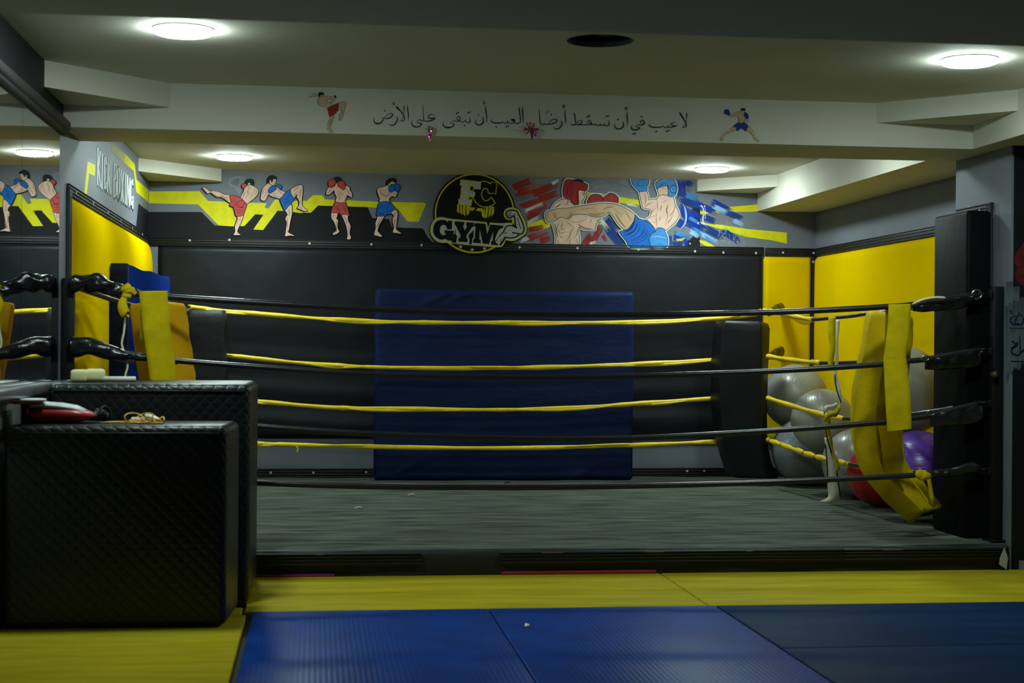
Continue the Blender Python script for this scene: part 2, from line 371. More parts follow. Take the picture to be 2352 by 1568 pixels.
S(MB().box((-1.5, -3.2, -0.09), (6.2, -3.05, HC), grey_m), 'wall_front')
S(MB().box((PX+0.05, 7.77, -0.03), (6.05, 7.80, 0.045), mat('pale_skirting', (0.20, 0.22, 0.22), 0.6)), 'baseboard_pillar')
# moulding above the mirror
tr = MB(); tr.box((XL, 3.0, 2.165), (XL+0.03, 7.95, 2.215), trim_m, 0.008).box((XL, 3.0, 2.185), (XL+0.042, 7.95, 2.235), trim_m, 0.012)
S(tr, 'trim_1')

# ------------------------------------------------------------------ ceiling lamps
def glow(name, pw):
    m = bpy.data.materials.new(name); m.use_nodes = True; b = m.node_tree.nodes['Principled BSDF']
    b.inputs['Base Color'].default_value = (0.8, 0.8, 0.8, 1); b.inputs['Emission Color'].default_value = (*LAMP_COL, 1); b.inputs['Emission Strength'].default_value = pw; return m
em_front = glow('lamp_diffuser_glow', LAMP_PW); em_ring = glow('bright_lamp_diffuser_glow', LAMP_PW*1.25); em_mid = glow('soft_lamp_diffuser_glow', LAMP_PW*0.62)
frame_w = mat('lamp_white_frame', (0.7, 0.7, 0.68), 0.4)
def lathe(mb, c, prof, m, n=40):
    v = []; f = []
    for r_, z in prof: v += [(c[0]+r_*cos(2*pi*k/n), c[1]+r_*sin(2*pi*k/n), c[2]+z) for k in range(n)]
    for i in range(len(prof)-1): f += [[i*n+k, i*n+(k+1) % n, (i+1)*n+(k+1) % n, (i+1)*n+k] for k in range(n)]
    f += [list(range(n)), [(len(prof)-1)*n+k for k in range(n)]]
    mb.add(v, f, m, True)
def lamp(x, y, em, lab):
    e = empty('ceiling_lamp', (x, y, HC-0.032), lab, 'lamp', 'round ceiling lamps')
    a = MB(); lathe(a, (x, y, HC), [(0.125, 0.0), (0.125, -0.008)], frame_w); a.build('frame', e)
    a = MB(); lathe(a, (x, y, HC), [(0.118, -0.0078), (0.1235, -0.010), (0.1235, -0.013), (0.118, -0.020), (0.105, -0.025)], em); a.build('diffuser', e, 'glowing white diffuser')
lamp(-0.553, 6.575, em_front, 'round glowing ceiling lamp in front of the lettered beam, at left')
lamp(2.886, 6.69, em_front, 'round glowing ceiling lamp in front of the lettered beam, at far right')
lamp(-0.572, 11.011, em_ring, 'round glowing ceiling lamp above the ring near the painted high kick')
lamp(-0.57, 8.98, em_mid, 'round ceiling lamp over the ring, hidden by the lettered beam, at left')
lamp(2.80, 8.98, em_mid, 'round ceiling lamp over the ring, hidden by the lettered beam, at right')
lamp(2.84, 11.10, em_ring, 'round glowing ceiling lamp above the ring near the painted blue helmet boxer')

# ------------------------------------------------------------------ floor mats
def fmat(x0, x1, y0, y1, m, lab, grp):
    g = 0.003; return MB().box((x0+g, y0+g, -0.03), (x1-g, y1-g, 0.0), m, 0.006, 3).build('floor_mat', None, lab, 'mat', grp)
G1, G2 = 'yellow floor mats', 'blue floor mats'
fmat(-0.262, 0.755, 4.8, 6.8, mat_b, 'bright blue ribbed floor mat beside the left yellow mat', G2)
fmat(0.755, 1.772, 4.8, 6.8, mat_b, 'bright blue ribbed floor mat in the middle, small white scrap on it', G2)
fmat(1.772, 3.78, 5.82, 6.8, mat_bd, 'dull blue floor mat at right touching the long yellow strip', G2)
fmat(1.772, 3.78, 4.8, 5.82, mat_bd, 'dull blue floor mat in the lower right corner of the photo', G2)
fmat(-0.3, 1.74, 6.8, 7.795, mat_y, 'yellow floor mat before the ring, left of the diagonal seam', G1)
fmat(1.74, 3.75, 6.8, 7.795, mat_y, 'yellow floor mat before the ring, right of the diagonal seam', G1)
fmat(-1.25, -0.282, 4.7, 6.72, mat_y, 'yellow floor mat in the lower left corner, quilted box on it', G1)
fmat(-1.25, -0.302, 6.72, 7.79, mat_y, 'yellow floor mat under the farther quilted box', G1)
fmat(3.78, 6.05, 4.8, 7.79, mat_y, 'yellow floor mat in front of the black pillar face', G1)
for x0, x1, m in ((-1.25, -0.262, mat_y), (-0.262, 0.755, mat_b), (0.755, 1.772, mat_b), (1.772, 3.78, mat_bd)):
    MB().box((x0+.003, 1.0, -0.03), (x1-.003, 4.697 if m is mat_y else 4.797, 0.0), m, 0.006, 3).build('mat_field', floor_o)
sc_ = onZ(1210, 1438, 0.0)
a = MB(); a.add([(sc_.x-.012, sc_.y-.02, .004), (sc_.x+.010, sc_.y-.01, .008), (sc_.x+.014, sc_.y+.03, .003), (sc_.x-.004, sc_.y+.02, .010)], [[0, 1, 2, 3]], handle_m)
a.add([(sc_.x-.012, sc_.y-.02, .002), (sc_.x+.010, sc_.y-.01, .002), (sc_.x+.014, sc_.y+.03, .001), (sc_.x-.004, sc_.y+.02, .002)], [[3, 2, 1, 0]], handle_m)
a.build('paper_scrap', None, 'tiny white scrap lying on the middle blue mat', 'litter')
# red/blue mat edges peeking out under the ring
MB().box((-0.3, 7.78, -0.0), (0.10, 7.797, 0.012), red_m, 0.003).box((-0.3, 7.785, 0.013), (0.09, 7.798, 0.020), vinyl_b).build('mat_offcut', None, 'thin red and blue mat edge under the ring, beside the quilted boxes', 'mat')
MB().box((0.93, 7.775, -0.0), (1.72, 7.797, 0.017), red_m, 0.004).build('mat_offcut', None, 'thin red mat edge under the ring, left of the diagonal seam', 'mat')

# ------------------------------------------------------------------ ring platform
ZT = 0.133
ring_e = empty('boxing_ring', (1.2, 9.8, -0.03), 'low black ring platform with worn grey canvas and roped sides', 'boxing ring')
a = MB(); a.box((XL, 7.80, -0.03), (PX-0.003, 8.52, ZT-0.006), skirt_m, 0.01, 3); a.box((XL, 8.52, -0.03), (XR-0.003, YB-0.003, ZT-0.006), skirt_m)
a.build('platform', ring_e)
a = MB(); nx_, ny_ = 90, 60
def cz(x, y):
    e = math.exp(-(y-7.80)/0.03)
    return ZT+0.0016*sin(x*9+y*4)+0.0012*sin(x*23-y*31)-0.012*e+0.0015*sin(y*47+2*sin(x*2))
vv = []; ys_ = [7.797+ (YB-0.005-7.797)*((j/ny_)**1.6) for j in range(ny_+1)]
for j in range(ny_+1):
    for i in range(nx_+1):
        y = ys_[j]; xr = (PX-0.004) if y < 8.52 else XR-0.004
        x = XL+0.002+(xr-XL-0.002)*i/nx_; vv.append((x, y, cz(x, y)))
a.add(vv, [[j*(nx_+1)+i, j*(nx_+1)+i+1, (j+1)*(nx_+1)+i+1, (j+1)*(nx_+1)+i] for j in range(ny_) for i in range(nx_)], canvas_m, True)
a.build('canvas', ring_e, 'worn grey canvas surface')
a = MB(); vv = []
for i in range(nx_*2+1):
    x = XL+0.002+(PX-0.006-XL)*i/(nx_*2)
    for k, (yy, z) in enumerate(((7.797, ZT-0.013), (7.789, ZT-0.020), (7.787+0.003*sin(x*7), ZT-0.05), (7.788+0.004*sin(x*5+1), 0.05), (7.790+0.004*sin(x*11), -0.0))): vv.append((x, yy, z))
a.add(vv, [[i*5+k, (i+1)*5+k, (i+1)*5+k+1, i*5+k+1] for i in range(nx_*2) for k in range(4)], skirt_m, True)
a.build('skirt', ring_e)
def board(x0, x1, tilt=0.0):
    a = MB(); z0 = 0.052
    a.box((x0, 7.772, z0), (x1, 7.788, 0.116), trim_m, 0.003)
    for z in (0.060, 0.078, 0.094, 0.108): a.box((x0, 7.766, z), (x1, 7.774, z+0.006), trim_m, 0.002)
    for k in range(int((x1-x0)*2)): a.box((x0+0.2+k*0.5+0.05*sin(k*7), 7.764, 0.110), (x0+0.23+k*0.5+0.09*sin(k*3)+0.08, 7.772, 0.1125), rawwood_m)
    return a.build('edge_board', ring_e)
board(XL+0.01, 0.53); board(0.93, 2.70); board(2.70, 3.585)
for q, s in (((945, 1137), 1), ((823, 1167), 2), ((1165, 1109), 3)):
    c = onZ(*q, ZT+0.003)
    a = MB(); mm = [foam_m, handle_m, padgrey_m][s-1]
    a.tube(cr([c+Vector((-0.022, 0, 0)), c+Vector((-0.008, 0.012, 0.004)), c+Vector((0.008, -0.006, 0.008)), c+Vector((0.022, 0.012, 0.002))], 4), 0.004, mm, 6)
    a.build('litter_scrap', None, ['small yellowish scrap on the canvas below the lowest rope', 'curled white thread on the canvas, left of centre', 'dark crumb on the canvas below the navy mat'][s-1], 'litter')

# ------------------------------------------------------------------ trims with screws
def screw(parent, p, ax):
    a = MB(); n = 10; r0 = 0.0085
    for rr_, d, m_ in ((r0, 0.003, screw_m), (0.0035, 0.0042, post_m)):
        v = []
        for dd in (0, d):
            for k in range(n):
                c_, s_ = rr_*cos(2*pi*k/n), rr_*sin(2*pi*k/n)
                v.append((p[0]+c_, p[1]-dd, p[2]+s_) if ax == 'y' else (p[0]+(dd if ax == '+x' else -dd), p[1]+c_, p[2]+s_))
        a.add(v, [[k, (k+1) % n, n+(k+1) % n, n+k] for k in range(n)]+[list(range(n, 2*n))], m_)
    return a.build('screw', parent)
def trimY(name, x0, x1, z0, z1, y, label, px):
    a = MB(); a.box((x0, y-0.012, z0), (x1, y, z1), trim_m, 0.002)
    for fz in (0.04, 0.30, 0.62, 0.88): a.box((x0, y-0.018, z0+(z1-z0)*fz), (x1, y-0.010, z0+(z1-z0)*(fz+0.10)), trim_m, 0.002)
    o = S(a, name); o['label'] = label
    for q in px: p = onY(*q, y-0.013); screw(o, (p.x, y-0.0175, p.z), 'y')
    return o
trimY('trim_2', XL+0.01, 3.475, 1.868, 1.930, YB, 'black batten along the top of the black wall padding', [(436, 552), (527, 551), (711, 559), (853, 561), (968, 563), (1193, 568), (1326, 570), (1466, 573), (1596, 577), (1661, 580), (1736, 581)])
trimY('trim_3', 3.49, XR-0.005, 1.862, 1.926, YB, 'black batten above the narrow yellow pad', [(1798, 580), (1868, 581)])
trimY('trim_4', XL+0.01, XR-0.01, ZT, 0.205, YB, 'black baseboard batten at the foot of the back wall', [(622, 1085), (720, 1085), (841, 1084), (1578, 1081), (1617, 1081)])
def trimX(name, x, sg, y0, y1, z0, z1, label, scr):
    a = MB(); xa, xb = sorted((x, x+sg*0.012)); a.box((xa, y0, z0), (xb, y1, z1), trim_m, 0.002)
    for fz in (0.04, 0.30, 0.62, 0.88):
        xa, xb = sorted((x+sg*0.010, x+sg*0.018))
        if y1-y0 > z1-z0: a.box((xa, y0, z0+(z1-z0)*fz), (xb, y1, z0+(z1-z0)*(fz+0.10)), trim_m, 0.002)
        else: a.box((xa, y0+(y1-y0)*fz, z0), (xb, y0+(y1-y0)*(fz+0.10), z1), trim_m, 0.002)
    o = S(a, name); o['label'] = label
    for y, z in scr: screw(o, (x+sg*0.0175, y, z), '+x' if sg > 0 else '-x')
    return o
trimX('trim_5', XL, 1, 8.10, YB-0.02, 1.885, 1.945, 'black batten above the yellow padding on the left wall', [(8.3+0.62*k, 1.915) for k in range(6)])
trimX('trim_6', XL, 1, 8.09, 8.17, ZT, 1.92, 'upright black batten at the near edge of the left padding', [(8.13, 0.5+0.45*k) for k in range(3)])
trimX('trim_7', XR, -1, 8.55, YB-0.02, 1.862, 1.926, 'black batten above the large yellow pad on the right wall', [])
trimX('trim_8', PX, -1, 8.03, 8.49, 1.865, 1.935, 'short black batten above the black pillar pad', [(8.16, 1.90), (8.40, 1.895)])
trimX('trim_9', PX, -1, 8.02, 8.09, ZT, 1.935, 'upright black batten beside the pillar pad', [])
a = MB(); a.box((3.862, YB-0.02, 0.2), (3.897, YB-0.004, 1.862), trim_m, 0.003); o = S(a, 'trim_10'); o['label'] = 'upright black batten between the two yellow pads'
for z in (1.82, 1.44, 1.05): screw(o, (3.872, YB-0.0205, z), 'y')

# ------------------------------------------------------------------ soft wall padding
def pad(name, a_, b_, m, thick_axis, front, amp, lab, cat, nu=40, nv=40, seed=0, edge=0.05, wav=None, parent=None, plab=None):
    """cushioned panel: grid front that swells from the wall, closed sides. thick_axis 0/1, front = signed thickness"""
    ax = thick_axis; ua = 1-ax; mb = MB(); v = []
    base = a_[ax]; rr = random.Random(seed); ph = [rr.uniform(0, 6) for _ in range(6)]
    for j in range(nv+1):
        for i in range(nu+1):
            s, t = i/nu, j/nv; u = a_[ua]+(b_[ua]-a_[ua])*s; z = a_[2]+(b_[2]-a_[2])*t
            du = min(s, 1-s)*abs(b_[ua]-a_[ua]); dz = min(t, 1-t)*abs(b_[2]-a_[2])
            e = min(1, du/edge)*(2-min(1, du/edge)); e2 = min(1, dz/edge)*(2-min(1, dz/edge))
            h = front*(sqrt(max(0, e))*sqrt(max(0, e2)))*0.98+0.0
            w = amp*(sin(u*3.1+ph[0]+1.5*sin(z*2+ph[1]))*0.5+sin(z*7+ph[2]+sin(u*2.3))*0.25+sin(u*9+z*4+ph[3])*0.15)*min(e, e2)
            if wav: w += wav(u, z, s, t)*min(e, e2)
            h = h+(1 if front > 0 else -1)*w
            p = [0, 0, z]; p[ax] = base+h; p[ua] = u; v.append(p)
    W = nu+1; mb.add(v, [[j*W+i, j*W+i+1, (j+1)*W+i+1, (j+1)*W+i] for j in range(nv) for i in range(nu)], m, True)
    p0 = list(a_); p1 = list(b_); p0[ax] = base; p1[ax] = base
    bk = []
    for (u, z) in ((a_[ua], a_[2]), (b_[ua], a_[2]), (b_[ua], b_[2]), (a_[ua], b_[2])):
        p = [0, 0, z]; p[ax] = base; p[ua] = u; bk.append(p)
    mb.add(bk, [[0, 1, 2, 3]], m)
    if parent is not None: return mb.build(name, parent, plab)
    return mb.build(name, None, lab, cat)
def lowfold(u, z, s, t): return 0.010*sin(z*26+0.8*sin(u*1.7))*max(0, 1-t*1.5)
pad('wall_pad', (-1.175, YB-0.001, 0.43), (3.468, YB-0.001, 1.872), vinyl_k, 1, -0.045, 0.006, 'long black vinyl padding on the back wall behind the ropes', 'wall padding', 200, 70, 1, 0.03, lowfold)
def lfold(y, z, s, t): return 0.02*sin(t*16)*math.exp(-s*22)+0.006*sin(y*13)*max(0, t-0.9)*10
pad('wall_pad', (XL+0.001, 8.17, 0.20), (XL+0.001, 11.90, 1.885), vinyl_y, 0, 0.062, 0.006, 'large yellow vinyl padding on the left wall below the kick boxing lettering', 'wall padding', 120, 60, 2, 0.22, lfold)
pad('wall_pad', (3.475, YB-0.001, 0.40), (3.860, YB-0.001, 1.858), vinyl_y, 1, -0.04, 0.003, 'narrow yellow vinyl pad on the back wall beside the corner', 'wall padding', 30, 60, 3, 0.03, lambda u, z, s, t: 0.012*math.exp(-s*9)*sin(z*9))
pad('wall_pad', (XR-0.001, 8.56, 0.40), (XR-0.001, YB-0.06, 1.858), vinyl_y, 0, -0.04, 0.004, 'large yellow vinyl pad on the right wall behind the exercise balls', 'wall padding', 90, 50, 4, 0.04)
a = MB().box((PX-0.155, 8.0, ZT+0.004), (PX-0.019, 8.455, 1.888), mat('pillar_pad_vinyl', (0.0035, 0.0045, 0.005), 0.5, (6, 0.12, 0.03), (3, 0.15), spec=0.08), 0.018, 4)
a.build('pillar_pad', None, 'tall black vinyl pad strapped to the side of the grey pillar', 'wall padding')

# ------------------------------------------------------------------ mirror and ledge
mir = bpy.data.materials.new('mirror_glass'); mir.use_nodes = True; nt = mir.node_tree; b = nt.nodes['Principled BSDF']
b.inputs['Metallic'].default_value = 1; b.inputs['Base Color'].default_value = (0.62, 0.66, 0.64, 1); b.inputs['Roughness'].default_value = 0.015
tcn = nt.nodes.new('ShaderNodeTexCoord'); nn = nt.nodes.new('ShaderNodeTexNoise'); nn.inputs['Scale'].default_value = 18; nt.links.new(tcn.outputs['Object'], nn.inputs['Vector'])
rp = nt.nodes.new('ShaderNodeMapRange'); rp.inputs['From Min'].default_value = 0.55; rp.inputs['From Max'].default_value = 0.8; rp.inputs['To Min'].default_value = 0.012; rp.inputs['To Max'].default_value = 0.04
nt.links.new(nn.outputs['Fac'], rp.inputs['Value']); nt.links.new(rp.outputs['Result'], b.inputs['Roughness'])
MB().box((XL+0.001, 3.0, 0.965), (XL+0.007, 6.855, 2.165), mir).build('wall_mirror', None, 'mirror panel on the left wall, nearer one left of the seam', 'mirror', 'mirror panels')
MB().box((XL+0.001, 6.860, 0.965), (XL+0.007, 7.835, 2.165), mir).build('wall_mirror', None, 'mirror panel on the left wall, farther one ending at the grey strip', 'mirror', 'mirror panels')
a = MB().box((XL+0.001, 3.0, 0.925), (XL+0.075, 7.84, 0.962), ledge_m, 0.006).box((XL+0.06, 3.0, 0.918), (XL+0.085, 7.84, 0.966), ledge_m, 0.010)
a.build('mirror_ledge', None, 'grey metal ledge running under the mirror', 'ledge')
# ------------------------------------------------------------------ ropes
YF, YR = 7.93, 11.45
def img(pts, Y): return [onY(x, y, Y) for x, y in pts]
RN = ['top', 'second', 'third', 'lowest']
LZ = [1.437, 1.13, 0.80, 0.50]; RZ = [1.437, 1.135, 0.86, 0.505]
front = [[(158, 648), (275, 668), (320, 676), (500, 689), (700, 701), (1000, 716), (1300, 722), (1600, 721), (1850, 714), (2040, 704), (2100, 699), (2245, 676)],
         [(158, 786), (290, 812), (405, 828), (640, 846), (900, 861), (1250, 867), (1600, 859), (1850, 848), (2030, 836), (2084, 829), (2125, 825), (2250, 803)],
         [(158, 930), (290, 950), (592, 979), (850, 996), (1180, 1007), (1450, 1006), (1740, 991), (2022, 970), (2095, 960), (2136, 954), (2252, 925)],
         [(158, 1085), (400, 1098), (592, 1109), (850, 1117), (1180, 1119), (1450, 1116), (1740, 1108), (2029, 1095), (2108, 1090), (2140, 1085), (2252, 1078)]]
rr = random.Random(7)
def crumple(mb, pts, r0, r1, m, seed, n=16, steps=60, bumpy=0.35, flat=0.8, fr=1.0, ends=0.45):
    p = cr(pts, max(2, steps//(len(pts)-1))); R_ = random.Random(seed); N = len(p); v = []; ph = [R_.uniform(0, 6) for _ in range(8)]
    prev = None
    for i, c in enumerate(p):
        t = (p[min(i+1, N-1)]-p[max(i-1, 0)]).normalized(); up = Vector((0, 0, 1)); a_ = (up-t*up.dot(t)).normalized(); b_ = t.cross(a_)
        f = i/(N-1); base = (r0+(r1-r0)*f)*(0.75+0.25*sin(pi*f)**0.5)
        if i in (0, N-1): base *= ends
        for k in range(n):
            an = 2*pi*k/n
            q = base*(1+bumpy*(0.5*sin(f*20*fr+ph[0]+1.6*sin(an+ph[1]))+0.35*sin(f*33*fr+3*an+ph[2])+0.3*sin(2*an+f*9*fr+ph[3])))
            v.append(c+(a_*cos(an)*q+b_*sin(an)*q*flat))
    mb.add(v, [[i*n+k, i*n+(k+1) % n, (i+1)*n+(k+1) % n, (i+1)*n+k] for i in range(N-1) for k in range(n)]+[list(range(n))[::-1], [(N-1)*n+k for k in range(n)]], m, True)
EDG = [([(25, 262), (50, 245), (150, 196), (300, 180), (480, 145), (590, 125)], [(30, 302), (110, 312), (200, 305), (350, 292), (500, 272), (590, 205)]),
       ([(150, 742), (265, 710), (370, 727), (500, 680), (615, 640), (655, 665)], [(145, 850), (260, 852), (370, 847), (500, 838), (600, 830), (660, 800)]),
       ([(300, 165), (400, 142), (500, 122), (600, 100), (690, 85), (722, 110)], [(308, 280), (400, 277), (480, 274), (560, 268), (660, 250), (722, 215)]),
       ([(296, 620), (370, 625), (440, 612), (500, 600), (640, 560), (700, 590)], [(290, 690), (350, 684), (420, 675), (500, 670), (620, 650), (700, 622)])]
def front_rope(i):
    p = cr(img(front[i], YF), 6)
    e = empty('ring_rope', tuple(p[len(p)//2]), '%s black rope across the front of the ring' % RN[i], 'rope', 'black front ropes')
    MB().tube(p, 0.0145 if i else 0.0155, rope_k, 12).build('rope_core', e)
    q = front[i]
    if i < 2:
        a = MB(); crumple(a, img([(162, q[0][1]+4), (215, q[0][1]+6 if i else q[0][1]+2), (278, q[1][1]+2)] if i == 0 else [(162, 795), (200, 795), (250, 808), (296, 818)], YF), 0.050 if i == 0 else 0.055, 0.036 if i == 0 else 0.028, vinyl_gloss, 3+i, bumpy=0.34 if i == 0 else 0.2, fr=0.62 if i == 0 else 0.45)
        a.build('rope_sleeve', e, 'crumpled glossy black sleeve')
        a = MB(); crumple(a, img([(275, q[1][1]), (320, q[1][1]+6)] if i == 0 else [(292, 816), (345, 822), (410, 830)], YF), 0.022, 0.019, rope_k, 9+i, bumpy=0.15); a.build('rope_tape', e)
    tp, bt = EDG[i]; ox_, oy_, sc_2 = (2090, 640, 4.07) if i < 2 else (2050, 900, 3.483)
    T_ = cr([Vector((ox_+u/sc_2, oy_+v/sc_2, 0)) for u, v in tp], 6); B_ = cr([Vector((ox_+u/sc_2, oy_+v/sc_2, 0)) for u, v in bt], 6); N_ = min(len(T_), len(B_)); v_ = []
    for q_ in range(N_):
        t3, b3 = onY(T_[q_].x, T_[q_].y, YF), onY(B_[q_].x, B_[q_].y, YF); c3 = (t3+b3)/2; h3 = (t3-b3)/2; dd = 0.020+0.004*sin(q_*0.9+i)
        for k_ in range(16): an_ = 2*pi*k_/16; v_.append(c3+h3*cos(an_)+Vector((0, dd*sin(an_)*(0.75+0.25*cos(2*an_+q_*0.35)), 0)))
    a = MB(); a.add(v_, [[q_*16+k_, q_*16+(k_+1) % 16, (q_+1)*16+(k_+1) % 16, (q_+1)*16+k_] for q_ in range(N_-1) for k_ in range(16)]+[list(range(16))[::-1], [(N_-1)*16+k_ for k_ in range(16)]], vinyl_gloss if i < 2 else rope_k, True)
    a.build('rope_sleeve', e, 'loose black vinyl sleeve at the right post')
    if i == 0:
        sl = [o for o in e.children if o.name.startswith('rope_sleeve')][-1]
        a = MB(); w = img([(2095, 699), (2120, 688), (2150, 683), (2172, 684)], YF-0.045); a.ribbon(cr(w, 4), [0.003]+[0.013]*(len(cr(w, 4))-2)+[0.004], (0, -0.3, 1), 0.003, cream_m); a.build('sleeve_lining', sl, 'pale torn lining')
        a = MB(); c = onY(2244, 676, YF-0.01); v = [c+Vector((0.026*cos(2*pi*k/16), 0, 0.024*sin(2*pi*k/16))) for k in range(17)]; a.tube(v, 0.0055, steel_m, 8, caps=False); a.build('eye_ring', e, 'bright steel eye')
    if i in (1, 2):
        a = MB(); c = onY(2126 if i == 1 else 2138, 822 if i == 1 else 948, YF-0.015); v = [c+Vector((0.020*cos(2*pi*k/14), 0, 0.013*sin(2*pi*k/14))) for k in range(15)]; a.tube(v, 0.003, steel_m, 6, caps=False); a.build('carabiner', e, 'small steel clip')
    if i == 3:
        a = MB(); w = img([(2106, 1082), (2114, 1090), (2126, 1092), (2131, 1084)], YF-0.004); crumple(a, w, 0.028, 0.026, vinyl_s, 5, steps=24, bumpy=0.12); a.build('wrap_knot', e, 'yellow cloth knot')
    a = MB(); w = img([q[-1], (2276, q[-1][1]-2)], YF); a.tube(w, 0.007, post_m, 8); a.build('hook', e)
    return e
for i in range(4): front_rope(i)
back = [[(432, 704), (530, 715), (700, 729), (860, 738), (1000, 741), (1200, 741), (1400, 741), (1600, 734), (1700, 727), (1758, 716)],
        [(470, 812), (530, 817), (700, 834), (860, 843), (1100, 846), (1300, 842), (1500, 834), (1655, 825), (1720, 820)],
        [(470, 912), (597, 922), (750, 935), (880, 938), (1150, 941), (1350, 934), (1500, 924), (1650, 914), (1720, 910)],
        [(470, 1018), (597, 1019), (660, 1021), (850, 1026), (1150, 1029), (1400, 1024), (1550, 1018), (1657, 1013), (1720, 1010)]]
def wrapflap(e, p, m, seed):
    # loose edge of the wrapped tape: a thin strip lying along the rope and drooping a little
    R_ = random.Random(seed); i = 2; N = len(p)
    while i < N-8:
        L = R_.randint(5, 11); seg = p[i:i+L]
        if len(seg) > 4:
            dz = R_.choice((-1, -1, 1)); q = []
            for k, c in enumerate(seg):
                f = k/(len(seg)-1); q.append(c+Vector((0, -0.014, dz*(0.012*sin(pi*f))-0.002)))
            MB().ribbon(q, [0.004+0.016*sin(pi*k/(len(seg)-1)) for k in range(len(seg))], (0.05, -0.1, 1), 0.0025, m).build('loose_wrap', e)
        i += L+R_.randint(0, 5)
def back_rope(i):
    p = cr(img(back[i], YR), 6); R_ = random.Random(30+i)
    e = empty('ring_rope', tuple(p[len(p)//2]), '%s yellow wrapped rope along the back of the ring' % RN[i], 'rope', 'yellow back ropes')
    MB().tube(p, [0.0155*(1+0.16*sin(k*0.9+i)+0.12*R_.uniform(-1, 1)) for k in range(len(p))], rope_y, 10).build('rope_core', e)
    wrapflap(e, p, rope_y, 50+i)
    if i in (0, 2, 3):
        w = img({0: [(1742, 716), (1752, 712), (1768, 716)], 2: [(1763, 914), (1775, 918), (1772, 942)], 3: [(680, 1024), (684, 1030), (682, 1038)]}[i], YR-0.03)
        MB().ribbon(cr(w, 4), 0.03 if i != 3 else 0.012, (1, 0, 0.2), 0.003, rope_y).build('wrap_tail', e)
    if i in (0, 1):
        a = MB(); y = 708 if i == 0 else 808; crumple(a, [onY(1764, y+14, YR+0.02), onY(1778, y+4, YR+0.22), onY(1795, y-2, YR+0.42)], 0.018, 0.045, vinyl_gloss, 70+i, steps=20, bumpy=0.1); a.build('rope_sleeve', e, 'black sleeve running to the wall')
    return e
for i in range(4): back_rope(i)
# side ropes, right: yellow wrapped near the back pad, bare black near the front
XS0, XS1 = 3.20, 3.36
side = [[(1768, 714), (1815, 724), (1862, 733), (1900, 731), (1960, 725), (2005, 718)], [(1764, 818), (1820, 827), (1885, 833), (1930, 833), (1977, 831), (2040, 828)],
        [(1764, 914), (1820, 932), (1891, 952), (1930, 960), (1962, 962), (2000, 961)], [(1764, 1010), (1820, 1030), (1874, 1048), (1926, 1060), (1974, 1070), (2000, 1074)]]
cut = [2.15, 2.1, 3.3, 3.5]
def sideX(x, y, w0, w1):
    d = ray(x, y); # vertical plane through (XS0,YR) and (XS1,YF)
    n = Vector((YF-YR, -(XS1-XS0), 0)); t = n.dot(Vector((XS0, YR, 0))-O)/n.dot(d); return O+d*t
for i in range(4):
    p3 = [sideX(x, y, 0, 0) for x, y in side[i]]
    last = p3[-1]; endp = Vector((3.52, YF+0.03, [1.43, 1.13, 0.86, 0.50][i]))
    for f in (0.5, 1.0): p3.append(last.lerp(endp, f)-Vector((0.10*(1-f), 0, 0.03*(1-f))))
    p = cr(p3, 8); e = empty('ring_rope', tuple(p[len(p)//2]), '%s rope on the right side of the ring, yellow wrap ending in bare black' % RN[i], 'rope', 'right side ropes')
    MB().tube(p, 0.0125, rope_k, 10).build('rope_core', e)
    nY = int(cut[i]*8); q = p[:nY+1]; R_ = random.Random(90+i)
    MB().tube(q, [0.0165*(1+(0.30 if i == 3 else 0.16)*sin(k*(1.7 if i == 3 else 0.8)+i)) for k in range(len(q))], rope_y, 10).build('rope_wrap', e, 'yellow wrapped length')
    wrapflap(e, q, rope_y, 95+i)
    a = MB()
    if i == 0: a.ribbon(cr(img([(1795, 716), (1820, 726), (1850, 738), (1864, 737)], 10.6), 4), [0.01, 0.02, 0.03, 0.035, 0.04, 0.045, 0.05, 0.055, 0.05, 0.04, 0.03, 0.02, 0.01], (0, 0, 1), 0.003, rope_y)
    if a.v: a.build('loose_wrap', e)
# side ropes, left
for i in range(4):
    z0 = [1.42, 1.12, 0.82, 0.50][i]; z1 = [1.385, 1.05, 0.74, 0.43][i]
    p = cr([Vector((-1.19, YF+0.03, z0)), Vector((-1.04, 9.1, (z0+z1)/2-0.045)), Vector((-0.93, 10.2, (z0+z1)/2-0.055)), Vector((-0.90, YR-0.02, z1))], 12)
    e = empty('ring_rope', tuple(p[len(p)//2]), '%s black rope on the left side of the ring' % RN[i], 'rope', 'left side ropes')
    MB().tube(p, 0.014, rope_k, 10).build('rope_core', e)
    a = MB(); crumple(a, [p[-14], p[-7], p[-1]], 0.022, 0.034, vinyl_gloss, 130+i, steps=20, bumpy=0.15); a.build('rope_sleeve', e)
# posts
def post(x, y, h, lab, sx=1):
    e = empty('ring_post', (x, y, ZT), lab, 'post', 'ring posts')
    MB().box((x-0.028, y-0.03, ZT+0.006), (x+0.028, y+0.03, ZT+h), post_m, 0.004).build('upright', e)
    MB().box((x-0.045, y-0.06, ZT), (x+0.036, y+0.06, ZT+0.012), post_m, 0.002).build('base_plate', e)
    for z in RZ if sx > 0 else LZ: MB().box((x-0.040, y-0.02, z-0.02), (x-0.026, y+0.02, z+0.02) , post_m, 0.003).build('lug', e) if sx > 0 else MB().box((x+0.026, y-0.02, z-0.02), (x+0.040, y+0.02, z+0.02), post_m, 0.003).build('lug', e)
post(3.567, 7.90, 1.345, 'black steel ring post on the grey pillar at front right'); post(-1.218, 7.98, 1.33, 'black steel ring post beside the mirror at front left', -1)
b_ = MB(); b_.tube([onY(2278, 862, 7.86), onY(2290, 858, 7.84)], 0.016, mat('rusty_bolt', (0.10, 0.06, 0.04), 0.6, metal=0.4), 8); b_.build('post_bolt', None, 'rusty bolt head on the right ring post', 'bolt')

